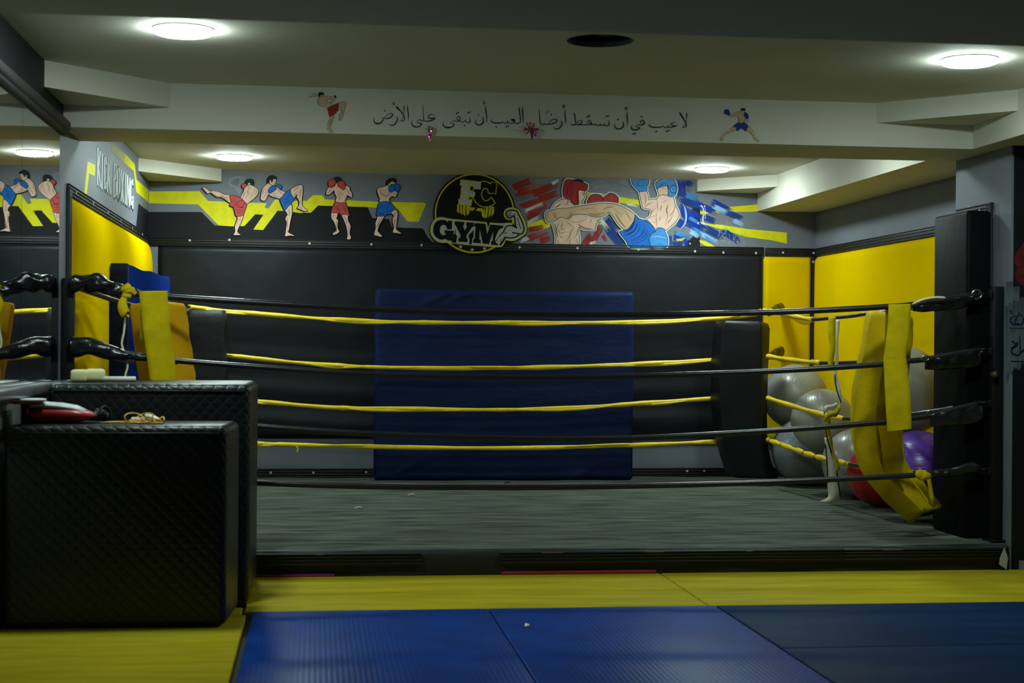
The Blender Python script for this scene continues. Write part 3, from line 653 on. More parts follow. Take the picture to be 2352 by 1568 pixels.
# ------------------------------------------------------------------ corner cushions
def cushion(name, x0, x1, y0, y1, z0, z1, m, lab, lean=0.0, taper=0.0):
    mb = MB(); nz, nu, nt_ = 22, 8, 4; v = []; per = []
    def rp(f, s, t): return None
    ring_pts = []
    n = 28; w, d = (x1-x0)/2, (y1-y0)/2
    for j in range(nz+1):
        t = j/nz; z = z0+(z1-z0)*t; cx = (x0+x1)/2+lean*(t-0.5)+0.004*sin(z*9); cy = (y0+y1)/2
        e = min(1, min(t, 1-t)/0.03); sh = 0.90+0.10*sqrt(e)
        for k in range(n):
            an = 2*pi*k/n; c, s_ = cos(an), sin(an); p_ = 0.22
            ux = math.copysign(abs(c)**p_, c)*w*sh*(1+0.015*sin(z*14+k)); uy = math.copysign(abs(s_)**p_, s_)*d*sh
            v.append((cx+ux, cy+uy, z))
    mb.add(v, [[j*n+k, j*n+(k+1) % n, (j+1)*n+(k+1) % n, (j+1)*n+k] for j in range(nz) for k in range(n)]+[list(range(n))[::-1], [nz*n+k for k in range(n)]], m, True)
    return mb.build(name, None, lab, 'cushion', 'corner cushions')
cushion('corner_cushion', -0.895, -0.628, 11.15, 11.40, 0.17, 1.378, padgrey_m, 'dark grey corner cushion at the back left of the ring')
# back right cushion: slightly leaning, curved at the foot
def loft(mb, rails, m, smooth=True, caps=True):
    n = len(rails); L = len(rails[0]); v = []
    for j in range(L): v += [rails[k][j] for k in range(n)]
    mb.add(v, [[j*n+k, j*n+(k+1) % n, (j+1)*n+(k+1) % n, (j+1)*n+k] for j in range(L-1) for k in range(n)]+([list(range(n)), [(L-1)*n+k for k in range(n)]] if caps else []), m, smooth)
def bevel_loft(name, rails, m, lab, cat, group=None, bev=0.012, parent=None, plab=None, wr=0.0, seed=0, sub=5):
    """rails of a square-section pad (4 polylines); corners are rounded by inserting offset rails"""
    R4 = [cr(r, sub) for r in rails]; L = len(R4[0]); out = [[] for _ in range(12)]; R_ = random.Random(seed); ph = R_.uniform(0, 6)
    for j in range(L):
        c = [R4[k][j] for k in range(4)]; cen = sum(c, Vector((0, 0, 0)))/4
        if j in (0, L-1): c = [cen+(q-cen)*0.93 for q in c]
        for k in range(4):
            a, b, d = c[k-1], c[k], c[(k+1) % 4]; da = (a-b).normalized()*bev; dd = (d-b).normalized()*bev
            w = wr*sin(j*1.35+ph+k*2.1)
            out[k*3].append(b+da); out[k*3+1].append(b+da*0.27+dd*0.27+(b-cen).normalized()*w); out[k*3+2].append(b+dd)
    mb = MB(); loft(mb, out, m)
    return mb.build(name, parent, plab) if parent else mb.build(name, None, lab, cat, group)
def R3(pts, Y): return [onY(x, y, yy) for (x, y), yy in zip(pts, Y if isinstance(Y, list) else [Y]*len(pts))]
Lr = [(1662, 736), (1656, 800), (1653, 900), (1660, 990), (1672, 1040), (1690, 1097)]
Mr = [(1749, 738), (1750, 820), (1748, 920), (1748, 1010), (1757, 1060), (1776, 1099)]
Rr = [(1770, 744), (1766, 830), (1763, 930), (1764, 1010), (1773, 1060), (1790, 1099)]
bevel_loft('corner_cushion', [R3(Lr, 11.20), R3(Mr, 11.12), R3(Rr, 11.28), [q+Vector((-0.02, 0.20, 0)) for q in R3(Lr, 11.20)]], vinyl_k, 'black corner cushion at the back right of the ring, beside the exercise balls', 'cushion', 'corner cushions', wr=0.003)
# front right: long yellow cushion hanging and kinked at the foot
Lr = [(2002, 714), (1983, 818), (1966, 910), (1964, 990), (1977, 1066), (1997, 1108), (2024, 1140), (2091, 1205)]
Mr = [(2040, 716), (2030, 822), (2016, 915), (2013, 990), (2024, 1066), (2042, 1096), (2062, 1118), (2122, 1176)]
Rr = [(2101, 728), (2093, 822), (2080, 915), (2076, 990), (2080, 1050), (2098, 1082), (2120, 1104), (2168, 1166)]
ce_ = empty('corner_cushion', tuple(onY(2100, 1205, 8.2)), 'long yellow corner cushion at front right, kinked at its foot and hanging from the ropes', 'cushion', 'corner cushions')
Bk = [q+Vector((-0.06, 0.14, 0.0)) for q in R3(Rr, 8.30)]
bevel_loft('cushion_body', [R3(Lr, 8.26), R3(Mr, 8.16), R3(Rr, 8.28), [a_+Vector((0.03, 0.16, 0.02)) for a_ in R3(Lr, 8.26)]], vinyl_s, None, None, bev=0.008, parent=ce_, wr=0.004, sub=6)
bevel_loft('cushion_flap', [R3([(2016, 978), (2024, 1020), (2030, 1070), (2040, 1094)], 8.10), R3([(2066, 975), (2070, 1020), (2076, 1060), (2082, 1088)], 8.08), R3([(2067, 976), (2071, 1021), (2077, 1061), (2083, 1089)], 8.10), R3([(2017, 979), (2025, 1021), (2031, 1071), (2041, 1095)], 8.12)], vinyl_s, None, None, bev=0.002, parent=ce_)
a = MB(); a.ribbon(cr(img([(2132, 1092), (2136, 1115), (2140, 1140), (2146, 1163)], 8.05), 4), 0.022, (1, 0, 0.2), 0.003, vinyl_s); a.ribbon(cr(img([(2092, 1100), (2112, 1125), (2130, 1150), (2146, 1163)], 8.08), 4), 0.012, (1, 0, 0.6), 0.003, vinyl_s)
a.build('tie_strap', ce_, 'yellow tie strap knotted to the lowest rope')
# front left yellow cushion
Lr = [(296, 698), (303, 760), (312, 830), (320, 880), (334, 960), (348, 1060)]
Mr = [(372, 690), (384, 760), (396, 830), (402, 880), (418, 960), (432, 1060)]
Rr = [(429, 697), (437, 760), (447, 830), (453, 880), (465, 960), (478, 1060)]
bevel_loft('corner_cushion', [R3(Lr, 8.22), R3(Mr, 8.10), R3(Rr, 8.20), [q+Vector((0.02, 0.16, 0)) for q in R3(Lr, 8.24)]], vinyl_o, 'orange-yellow corner cushion at front left behind a broad yellow strap', 'cushion', 'corner cushions', wr=0.003)
# broad straps looped over the front ropes
def strap(pl, pr, Y, lab, backlen=0.25):
    mb = MB(); L = cr([Vector((*q, 0)) for q in pl], 6); R_ = cr([Vector((*q, 0)) for q in pr], 6); N = len(L); v = []
    for off in (0.0, 0.0035):
        for i in range(N):
            t = i/(N-1); d = off-0.006-0.004*sin(t*9)
            for k in range(7):
                f = k/6; x = L[i].x+(R_[i].x-L[i].x)*f; y = L[i].y+(R_[i].y-L[i].y)*f; p = onY(x, y, Y); v.append(p+Vector((0, d-0.005*sin(pi*f), 0)))
    W = 7; fs = [[i*W+k, i*W+k+1, (i+1)*W+k+1, (i+1)*W+k] for i in range(N-1) for k in range(W-1)]
    o = N*W; fs += [[o+a_ for a_ in f[::-1]] for f in fs]
    fs += [[i*W, (i+1)*W, o+(i+1)*W, o+i*W] for i in range(N-1)]+[[i*W+W-1, o+i*W+W-1, o+(i+1)*W+W-1, (i+1)*W+W-1] for i in range(N-1)]
    k_ = 2*(N-1)*(W-1); mb.add(v, fs[:k_], strap_m, True); o_ = mb.mi(strap_m)
    for f in fs[k_:]: mb.f.append(f); mb.m.append(o_); mb.sm.append(False)
    # back half, going over the rope and down behind
    t0, t1 = onY(*pl[0], Y), onY(*pr[0], Y); m_ = (t0+t1)/2; w = (t1-t0).length
    q = [m_+Vector((0, -0.006, 0.0)), m_+Vector((0, 0.006, 0.003)), m_+Vector((0, 0.030, 0.002)), m_+Vector((0, 0.042, -0.02)), m_+Vector((0.0, 0.045, -backlen))]
    mb.ribbon(cr(q, 4), w*0.98, (1, 0, (t1-t0).z/w), 0.003, strap_m)
    return mb.build('rope_strap', None, lab, 'strap', 'broad yellow straps')
strap([(320, 671), (326, 730), (336, 810), (345, 875), (356, 960), (366, 1040)], [(385, 670), (389, 730), (399, 810), (408, 875), (419, 960), (430, 1040)], YF-0.022, 'broad yellow strap hung over the top rope at front left')
strap([(2040, 701), (2036, 760), (2030, 815), (2029, 830), (2032, 910), (2037, 990)], [(2091, 700), (2088, 760), (2081, 815), (2084, 840), (2090, 910), (2092, 984)], YF-0.022, 'broad yellow strap hung over the top rope at front right')
# yellow cloth knotted on the top rope, left
e = empty('cloth_knot', tuple(onY(285, 690, YF)), 'yellow cloth knotted round the top rope beside the crumpled black sleeve', 'cloth')
a = MB(); crumple(a, img([(284, 655), (292, 668), (290, 684)], YF-0.01), 0.028, 0.024, vinyl_s, 44, steps=24, bumpy=0.2); crumple(a, img([(284, 660), (300, 664), (312, 676)], YF-0.01), 0.018, 0.012, vinyl_s, 45, steps=20, bumpy=0.2); a.build('knot', e)
a = MB(); p = cr(img([(287, 680), (281, 700), (288, 722), (292, 720)], YF-0.02), 5); a.ribbon(p, [0.02+0.03*sin(pi*k/(len(p)-1)) for k in range(len(p))], (1, 0, 0.1), 0.005, vinyl_s); a.build('cloth_tail', e)
p = cr(img([(289, 715), (285, 760), (280, 790), (288, 815), (293, 840), (288, 862), (289, 880)], YF+0.02), 5); MB().ribbon(p, 0.010, (1, 0, 0), 0.003, cream_m).build('cord_tail', e, 'pale thin cord')
# torn strap hanging off the side rope, right
e = empty('torn_strap', tuple(onY(1912, 1155, 9.2)), 'torn yellow and white strap dangling from the right side rope to the canvas', 'strap')
def rib2(pl, pr, Y, m, name, lab):
    a_ = cr([Vector((*q, 0)) for q in pl], 5); b__ = cr([Vector((*q, 0)) for q in pr], 5); mb = MB(); N = len(a_); v = []
    for off in (0, 0.003):
        for i in range(N): v += [onY(a_[i].x, a_[i].y, Y)+Vector((0, off, 0)), onY(b__[i].x, b__[i].y, Y)+Vector((0, off, 0))]
    fs = [[2*i, 2*i+1, 2*i+3, 2*i+2] for i in range(N-1)]; o = 2*N; fs += [[o+k for k in f[::-1]] for f in fs]
    fs += [[2*i, 2*i+2, o+2*i+2, o+2*i] for i in range(N-1)]+[[2*i+1, o+2*i+1, o+2*i+3, 2*i+3] for i in range(N-1)]+[[0, 1, o+1, o], [2*N-2, o+2*N-2, o+2*N-1, 2*N-1]]
    k_ = 2*(N-1); mb.add(v, fs[:k_], m, True); o_ = mb.mi(m)
    for f in fs[k_:]: mb.f.append(f); mb.m.append(o_); mb.sm.append(False)
    mb.build(name, e, lab)
YT = 9.33
rib2([(1903, 727), (1902, 760), (1905, 800), (1901, 840)], [(1920, 726), (1919, 760), (1919, 800), (1912, 842)], YT-0.02, strap_m, 'strap_band', 'yellow length looped over the side rope')
rib2([(1918, 734), (1921, 780), (1918, 830), (1914, 862), (1920, 895), (1930, 928)], [(1930, 733), (1926, 780), (1926, 830), (1922, 860), (1933, 900), (1932, 938)], YT+0.02, cream_m, 'strap_lining', 'cream underside of the strap')
rib2([(1893, 934), (1900, 930), (1912, 928), (1922, 924)], [(1894, 952), (1903, 940), (1914, 938), (1925, 930)], YT-0.01, whitev_m, 'strap_curl', 'white curl')
rib2([(1896, 952), (1905, 944), (1918, 942), (1928, 926)], [(1892, 972), (1908, 958), (1922, 956), (1931, 940)], YT-0.02, strap_m, 'strap_band', 'yellow fold')
rib2([(1893, 964), (1892, 985), (1900, 1010), (1909, 1035), (1915, 1062), (1915, 1080)], [(1908, 958), (1907, 985), (1912, 1010), (1915, 1035), (1926, 1058), (1930, 1078)], YT+0.02, strap_m, 'strap_band', 'narrow yellow length')
rib2([(1893, 1005), (1898, 1040), (1898, 1080), (1900, 1110), (1902, 1140), (1882, 1151)], [(1904, 1003), (1912, 1040), (1921, 1080), (1926, 1110), (1930, 1142), (1912, 1156)], YT, cream_m, 'strap_lining', 'cream length reaching the canvas')
for pl_ in ([(1896, 1020), (1899, 1060), (1900, 1110)], [(1922, 1080), (1926, 1110), (1930, 1140)], [(1918, 860), (1921, 890), (1932, 925)], [(1893, 952), (1896, 935), (1912, 928)], [(1895, 985), (1903, 1015), (1911, 1040)]):
    MB().tube(cr(img(pl_, YT-0.004), 4), 0.0035, post_m, 6).build('strap_edge', e, 'black frayed edge')

# ------------------------------------------------------------------ exercise balls
def ballmat(name, col, rough=0.30):
    m = mat(name, col, rough, None, (3, 0.08)); nt, b, tc = nodes_of(m)
    w = nt.nodes.new('ShaderNodeTexWave'); w.wave_type = 'BANDS'; w.bands_direction = 'Z'; w.wave_profile = 'SIN'; w.inputs['Scale'].default_value = 12.0; w.inputs['Phase Offset'].default_value = 1.5
    nt.links.new(tc.outputs['Object'], w.inputs['Vector'])
    r = nt.nodes.new('ShaderNodeMapRange'); r.inputs['From Min'].default_value = 0.0; r.inputs['From Max'].default_value = 0.12; r.inputs['To Min'].default_value = 0.0; r.inputs['To Max'].default_value = 1.0
    nt.links.new(w.outputs['Fac'], r.inputs['Value']); add_bump(m, r.outputs['Result'], 0.35, 0.0015); return m
bg = ballmat('silver_grey_ball_vinyl', (0.27, 0.27, 0.245)); bb = ballmat('blue_grey_ball_vinyl', (0.17, 0.19, 0.205)); br = ballmat('red_ball_vinyl', (0.42, 0.012, 0.014)); bp_ = ballmat('purple_ball_vinyl', (0.11, 0.035, 0.38))
def ball(x, y, z, r, m, lab, rot):
    mb = MB(); bm = bmesh.new(); bmesh.ops.create_uvsphere(bm, u_segments=64, v_segments=40, radius=r); bm.verts.index_update()
    for v in bm.verts: v.co.z *= 0.985
    me = bpy.data.meshes.new('exercise_ball'); bm.to_mesh(me); bm.free(); me.materials.append(m)
    for p in me.polygons: p.use_smooth = True
    o = bpy.data.objects.new('exercise_ball', me); C.objects.link(o); o.location = (x, y, z); o.rotation_euler = rot; o['_o'] = (x, y, z)
    tag(o, lab, 'exercise ball', 'exercise balls in the corner')
    a = MB(); v = Vector((0, 0, r*0.982)); a.add([(0.018*cos(k*pi/6), 0.018*sin(k*pi/6), v.z) for k in range(12)]+[(0.014*cos(k*pi/6), 0.014*sin(k*pi/6), v.z+0.004) for k in range(12)], [[k, (k+1) % 12, 12+(k+1) % 12, 12+k] for k in range(12)]+[list(range(12, 24))], m, True)
    o2 = bpy.data.objects.new('valve', bpy.data.meshes.new('valve')); o2.data.from_pydata([tuple(q) for q in a.v], [], a.f); o2.data.materials.append(m); C.objects.link(o2); o2.parent = o
    return o
ball(3.60, 11.50, 0.775, 0.245, bg, 'grey exercise ball beside the black cushion, highest of the left heap', (1.2, 1.1, 0.2))
ball(3.50, 10.55, 0.642, 0.220, bg, 'shiny silver grey exercise ball in the middle of the heap', (0.6, 1.2, 0.0))
ball(3.57, 11.15, 0.388, 0.246, bb, 'blue-grey exercise ball low down beside the black cushion', (1.9, 0.6, 0.5))
ball(3.62, 10.19, 0.372, 0.232, bg, 'grey exercise ball on the canvas just behind the red one', (1.1, 0.9, 0.4))
ball(3.58, 9.655, 0.340, 0.203, br, 'red exercise ball on the canvas behind the yellow cushion', (0.4, 0.7, 0.3))
ball(3.52, 8.86, 0.412, 0.255, bp_, 'purple exercise ball right of the yellow cushion', (0.3, -0.3, 0.3))
ball(3.57, 9.27, 0.882, 0.285, bg, 'large grey exercise ball above the purple one', (1.3, 0.4, 0.9))

# ------------------------------------------------------------------ crash mats
def crash(name, a_, b_, m, edge, lab, rot=0, bev=0.018):
    e = empty(name, ((a_[0]+b_[0])/2, (a_[1]+b_[1])/2, a_[2]), lab, 'crash mat')
    if rot: e.rotation_euler[2] = rot
    MB().box(a_, b_, m, bev, 3).build('cover', e)
    # piped seams round the front face
    a = MB(); x0, x1, z0, z1 = a_[0]+bev*0.6, b_[0]-bev*0.6, a_[2]+bev*0.6, b_[2]-bev*0.6
    for y in (a_[1]+0.003,): a.tube([Vector(q) for q in ((x0, y, z0), (x1, y, z0))], 0.004, edge, 6).tube([(x0, y, z1), (x1, y, z1)], 0.004, edge, 6).tube([(x0, y, z0), (x0, y, z1)], 0.004, edge, 6).tube([(x1, y, z0), (x1, y, z1)], 0.004, edge, 6)
    a.build('piping', e); return e
cm_ = crash('crash_mat', (0.437, 11.675, ZT+0.005), (2.392, 11.885, 1.56), vinyl_n, vinyl_b, 'large navy crash mat standing against the black wall padding')
def nfold(u, z, s, t):
    w = 0
    for u0, z0, L_, am in ((1.02, 1.555, 0.42, 0.016), (1.16, 1.55, 0.30, 0.014), (1.9, 0.14, 0.3, 0.008), (0.62, 0.2, 0.3, 0.008)):
        sg_ = -1 if z0 > 1 else 1
        dx, dz = -0.90*(1 if z0 > 1 else -1), 0.43*sg_; a_ = (u-u0)*dx+(z-z0)*dz; b_2 = (u-u0)*-dz+(z-z0)*dx
        if a_ > -0.03: w += am*math.exp(-(b_2/(0.018+0.05*max(0, a_)))**2)*math.exp(-(a_/L_)**2*3)
    return w+0.0015*sin(z*21+sin(u*3))
pad('cover_front', (0.445, 11.677, ZT+0.012), (2.384, 11.677, 1.553), vinyl_n, 1, -0.014, 0.003, None, None, 150, 110, 11, 0.03, nfold, parent=cm_)
e = empty('crash_mat', (-1.12, 10.4, ZT), 'blue crash mat standing on edge along the left wall', 'crash mat')
def pr(pts, z0, z1a, z1b, m):
    mb = MB(); n = 4; v = [Vector((x, y, z0)) for x, y in pts]+[Vector((x, y, z)) for (x, y), z in zip(pts, (z1a, z1a, z1b, z1b))]
    mb.add(v, [[k, (k+1) % 4, 4+(k+1) % 4, 4+k] for k in range(4)]+[[3, 2, 1, 0], [4, 5, 6, 7]], m); return mb
def rails_box(p, z0, za, zb, m, name, par, lab=None, bev=0.012):
    # p: near-left, near-right, far-right, far-left corner on plan
    c = [Vector((*q, 0)) for q in p]; rails = []
    for k in range(4):
        pass
    near = [c[0], c[1]]; far = [c[3], c[2]]; N = 8; out = [[] for _ in range(4)]
    for i in range(N+1):
        t = i/N; l = near[0].lerp(far[0], t); r_ = near[1].lerp(far[1], t); zt = za+(zb-za)*t+0.006*sin(t*14)
        out[0].append(Vector((l.x, l.y, z0))); out[1].append(Vector((r_.x, r_.y, z0))); out[2].append(Vector((r_.x, r_.y, zt))); out[3].append(Vector((l.x, l.y, zt)))
    return bevel_loft(name, out, m, None, None, bev=bev, parent=par, plab=lab, sub=3)
rails_box([(-1.160, 9.36), (-1.095, 9.34), (-1.005, 11.12), (-1.062, 11.12)], ZT+0.004, 1.60, 1.60, vinyl_b, 'cover', e)
rails_box([(-1.185, 9.30), (-1.085, 9.285), (-1.083, 9.355), (-1.183, 9.36)], ZT+0.004, 1.60, 1.60, vinyl_nd, 'end_panel', e, 'dark navy end panel', 0.006)
# ------------------------------------------------------------------ quilted boxes at left
def qbox(pts, z1, lab, tilt=0.0):
    # plan corners: near-left, near-right, far-right, far-left
    e = empty('foam_box', ((pts[0][0]+pts[2][0])/2, (pts[0][1]+pts[2][1])/2, 0.0), lab, 'foam box', 'quilted black boxes')
    bm = bmesh.new(); vs_ = [bm.verts.new((x, y, z)) for z in (0.004, z1) for x, y in pts]
    for f in ([3, 2, 1, 0], [4, 5, 6, 7], [0, 1, 5, 4], [1, 2, 6, 5], [2, 3, 7, 6], [3, 0, 4, 7]): bm.faces.new([vs_[k] for k in f])
    bmesh.ops.bevel(bm, geom=bm.edges[:], offset=0.032, segments=5, profile=0.5, affect='EDGES'); bm.verts.index_update()
    mb = MB(); mb.add([v.co.copy() for v in bm.verts], [[v.index for v in f.verts] for f in bm.faces], quilt_m, True); bm.free(); mb.build('cover', e)
    a = MB(); d = 0.031; p = [Vector((pts[0][0]+d, pts[0][1]-0.001, z1-d)), Vector((pts[1][0]-d, pts[1][1]-0.001, z1-d)), Vector((pts[1][0]-d, pts[1][1]-0.001, 0.03))]
    a.tube(p[:2], 0.003, padgrey_m, 6)
    a.build('seam', e); return e
qbox([(-1.232, 6.43), (-0.352, 6.42), (-0.322, 6.85), (-1.20, 6.86)], 0.815, 'quilted black box nearest the camera, lower of the two')
qbox([(-1.15, 6.97), (-0.282, 6.97), (-0.276, 7.70), (-1.15, 7.70)], 0.968, 'taller quilted black box behind the nearer one')
a = MB().box((-0.36, 6.90, 0.0), (-0.29, 6.955, 0.02), post_m, 0.004); a.build('door_wedge', None, 'small dark block on the yellow mat between the quilted boxes', 'block')

# ------------------------------------------------------------------ things lying on the boxes
Z1, Z2 = 0.817, 0.969
e = empty('striking_pad', (-0.98, 6.62, Z1), 'red and white curved striking pad lying on the nearer quilted box', 'striking pad')
def shell(m, y0, y1, prof, nm, lab, up):
    mb = MB(); v = []; n = 14
    for (x, zb, zt, hw) in prof:
        for k in range(n):
            an = 2*pi*k/n; c, s_ = cos(an), sin(an); zz = (zb+zt)/2+(zt-zb)/2*math.copysign(abs(s_)**0.6, s_); v.append((x, 6.63+hw*math.copysign(abs(c)**0.6, c), zz))
    L = len(prof); mb.add(v, [[j*n+k, j*n+(k+1) % n, (j+1)*n+(k+1) % n, (j+1)*n+k] for j in range(L-1) for k in range(n)]+[list(range(n)), [(L-1)*n+k for k in range(n)]], m, True); mb.build(nm, e, lab)
xs = [onY(q, 950, 6.55).x for q in (52, 60, 90, 130, 165, 190, 208, 219)]
zb_ = [Z1+0.004, Z1+0.001, Z1, Z1, Z1, Z1+0.006, Z1+0.018, Z1+0.028]; zt_ = [0.872, 0.882, 0.886, 0.884, 0.878, 0.868, 0.858, 0.846]
shell(redv_m, 0, 0, [(x, b__, t_, 0.10*k) for x, b__, t_, k in zip(xs, zb_, zt_, (0.7, 0.95, 1, 1, 1, 0.9, 0.6, 0.3))], 'pad_body', 'red body', 0)
shell(whitev_m, 0, 0, [(x, b__, t_, 0.092*k) for x, b__, t_, k in zip(xs[:6], [0.874, 0.876, 0.878, 0.874, 0.866, 0.858], [0.894, 0.900, 0.902, 0.897, 0.887, 0.870], (0.7, 0.92, 1, 1, 0.9, 0.5))], 'striking_face', 'white striking face', 0)
a = MB(); crumple(a, [onY(212, 958, 6.62), onY(228, 952, 6.66), onY(246, 960, 6.70)], 0.020, 0.026, vinyl_k, 8, steps=30, bumpy=0.25); a.tube(cr([onY(214, 962, 6.6), onY(236, 935, 6.64), onY(250, 940, 6.66), onY(255, 965, 6.66)], 6), 0.006, vinyl_k, 6); a.build('hand_straps', e, 'black hand straps')
e = empty('skipping_rope', (-0.72, 6.6, Z1), 'yellow skipping rope with white handles coiled on the nearer quilted box', 'skipping rope')
def on1(x, y, h=0.0): p = onY(x, y, 6.55); return Vector((p.x, 6.55+rr.uniform(-0.03, 0.05), max(Z1+0.004, p.z)))
loops = [[(232, 972), (255, 969), (290, 971), (330, 972), (360, 970), (372, 966), (355, 962), (330, 968), (300, 973), (270, 972)],
         [(292, 968), (288, 955), (297, 949), (315, 951), (335, 960), (355, 968), (345, 971), (310, 968), (295, 966)],
         [(300, 970), (318, 955), (340, 948), (352, 954), (356, 965), (340, 970), (310, 972)], [(360, 966), (372, 958), (378, 964), (374, 972)], [(240, 973), (280, 968), (320, 966), (350, 970), (376, 972)]]
a = MB()
for l in loops: a.tube(cr([on1(*q) for q in l], 6), 0.0028, cordy_m, 6)
a.build('cord', e)
for q0, q1 in (((334, 953), (364, 966)), ((302, 963), (330, 965))):
    a = MB(); p0, p1 = onY(*q0, 6.60), onY(*q1, 6.57); p0.z = max(p0.z, Z1+0.012); p1.z = max(p1.z, Z1+0.012); a.tube([p0, p0.lerp(p1, .1), p0.lerp(p1, .9), p1], [0.007, 0.0105, 0.0115, 0.009], handle_m, 12); a.build('handle', e, 'white handle')
a = MB(); a.tube([onY(364, 967, 6.57), onY(374, 969, 6.56)], [0.011, 0.006], cordy_m, 10); a.build('handle_cap', e)
e = empty('pedestal', (-1.155, 6.52, Z1), 'small dark stand with round red and white top, beside the mirror ledge', 'stand')
a = MB(); a.tube([Vector((-1.165, 6.53, Z1)), Vector((-1.165, 6.53, 0.895))], 0.016, post_m, 12); a.build('stem', e)
a = MB(); lathe(a, (-1.158, 6.53, 0.0), [(0.055, 0.896), (0.070, 0.904), (0.074, 0.910)], redv_m, 28); a.build('disc', e, 'red underside')
a = MB(); lathe(a, (-1.158, 6.53, 0.0), [(0.0745, 0.910), (0.078, 0.914), (0.072, 0.9175)], whitev_m, 28); a.build('rim', e, 'white rim')
e = MB(); x0 = onY(165, 860, 7.2).x; x1 = onY(238, 860, 7.2).x
e.box((x0, 7.15, Z2+0.001), (x0+0.07, 7.28, Z2+0.055), foam_m, 0.012, 3).box((x0+0.05, 7.18, Z2+0.001), (x1, 7.32, Z2+0.058), foam_m, 0.016, 3, rot=0.1); e.build('foam_chunk', None, 'pale yellow foam chunk on top of the taller quilted box', 'foam')
a = MB(); p0 = onY(230, 869, 7.2); p1 = onY(312, 871, 7.2); p0.z = p1.z = Z2+0.0135; a.tube([p0, p0.lerp(p1, .02), p0.lerp(p1, .98), p1], [0.010, 0.0125, 0.0125, 0.010], mat('off_white_roll', (0.6, 0.58, 0.48), 0.7, None, (14, 0.2)), 12); a.build('paper_roll', None, 'off-white roll lying on the taller quilted box', 'roll')

# ------------------------------------------------------------------ tinsel left on the beam
def tinsel(x, y, strips, lab, r=0.0):
    c = onY(x, y, BY0-0.006); e = empty('tinsel', tuple(c), lab, 'tinsel', 'tinsel scraps'); R_ = random.Random(int(x))
    a = MB()
    for (ax, ay, bx, by, w) in strips:
        p0 = onY(ax, ay, BY0-0.010); p1 = onY(bx, by, BY0-0.012-R_.uniform(0, 0.03)); mid = (p0+p1)/2+Vector((0, -0.012, 0.004)); d = (p1-p0).normalized()
        a.ribbon(cr([p0, mid, p1], 4), w, (d.z, 0.3, -d.x), 0.001, tinsel_m)
    a.build('foil_strips', e, 'magenta foil strips'); a = MB()
    for k in range(26):
        an = R_.uniform(0, 2*pi); l = R_.uniform(0.006, 0.02)*(1+r); q = c+Vector((R_.uniform(-.012, .012), -0.012, R_.uniform(-.012, .012))); a.tube([q, q+Vector((cos(an)*l, -R_.uniform(0, .01), sin(an)*l))], 0.0009, gold_m, 4)
    a.build('gold_threads', e)
tinsel(987, 300, [(984, 289, 986, 303, .006), (995, 292, 988, 307, .007), (988, 306, 984, 320, .006), (990, 308, 987, 323, .006)], 'small magenta and gold tinsel scrap at the beam edge below the lettering, left one')
tinsel(1217, 298, [(1215, 300, 1204, 295, .006), (1216, 298, 1209, 286, .006), (1218, 298, 1215, 283, .005), (1220, 298, 1229, 281, .007), (1221, 299, 1237, 298, .009), (1220, 301, 1233, 306, .006), (1219, 302, 1230, 313, .007), (1218, 302, 1222, 320, .007), (1216, 302, 1208, 309, .005), (1219, 300, 1226, 290, .005), (1220, 303, 1224, 316, .006), (1217, 299, 1202, 300, .006)], 'large magenta and gold tinsel burst at the beam edge below the lettering', 0.6)
# ------------------------------------------------------------------ mural on the back wall
A = Art('Y', YB, 450, 390, 8)
A.poly('m', '590 250 600 180 680 130 800 115 900 140 880 190 900 240 840 260 850 330 800 440 760 400 700 320 620 300', 4); A.poly('g', '640 240 700 180 780 160 800 210 760 300 700 290', 4)
A.poly('k', '-880 773 101 773 345 1020 415 1022 700 1038 890 1030 1090 815 1240 825 1055 1095 1235 1105 1500 750 1600 755 1900 790 2115 785 2245 655 3155 683 3245 885 3550 905 3600 1050 3690 1055 4165 1075 4195 1115 4250 1225 4340 1320 4340 1360 -880 1310')
A.poly('y', '-862 396 70 393 225 572 1300 612 1262 692 1335 710 1455 540 1760 565 2038 568 2155 465 2320 465 2385 543 3350 585 4160 603 4210 610 4225 630 4100 945 4085 955 3885 950 3710 715 3335 697 3155 683 2245 655 2115 785 1900 790 1600 755 1500 750 1235 1105 1055 1095 1240 825 1090 815 890 1030 700 1038 415 1020 40 635 -862 612')
A.at(1180, 390, 8)
A.poly('y', '1340 410 1600 430 1960 500 2340 560 2340 650 1950 605 1600 520 1340 480'); A.poly('y', '250 1000 560 900 720 1000 640 1060 400 1090 250 1080'); A.poly('y', '1560 1000 1640 930 1860 1030 1700 1010')
A.at(1420, 390, 8)
A.poly('k', '1365 640 1505 700 1505 1437 1230 1437 1230 1330 1365 1240')
A.poly('y', '1505 760 1860 740 2060 680 2960 600 2962 745 2400 770 2000 770 1700 800 1505 815')
A.poly('y', '1600 985 1900 1010 2352 1085 3095 1150 3100 1355 2800 1290 2352 1230 2000 1120 1640 1020'); A.poly('y', '1495 1285 1600 1310 1890 1460 1710 1458 1495 1330')
A.at(1180, 390, 8)
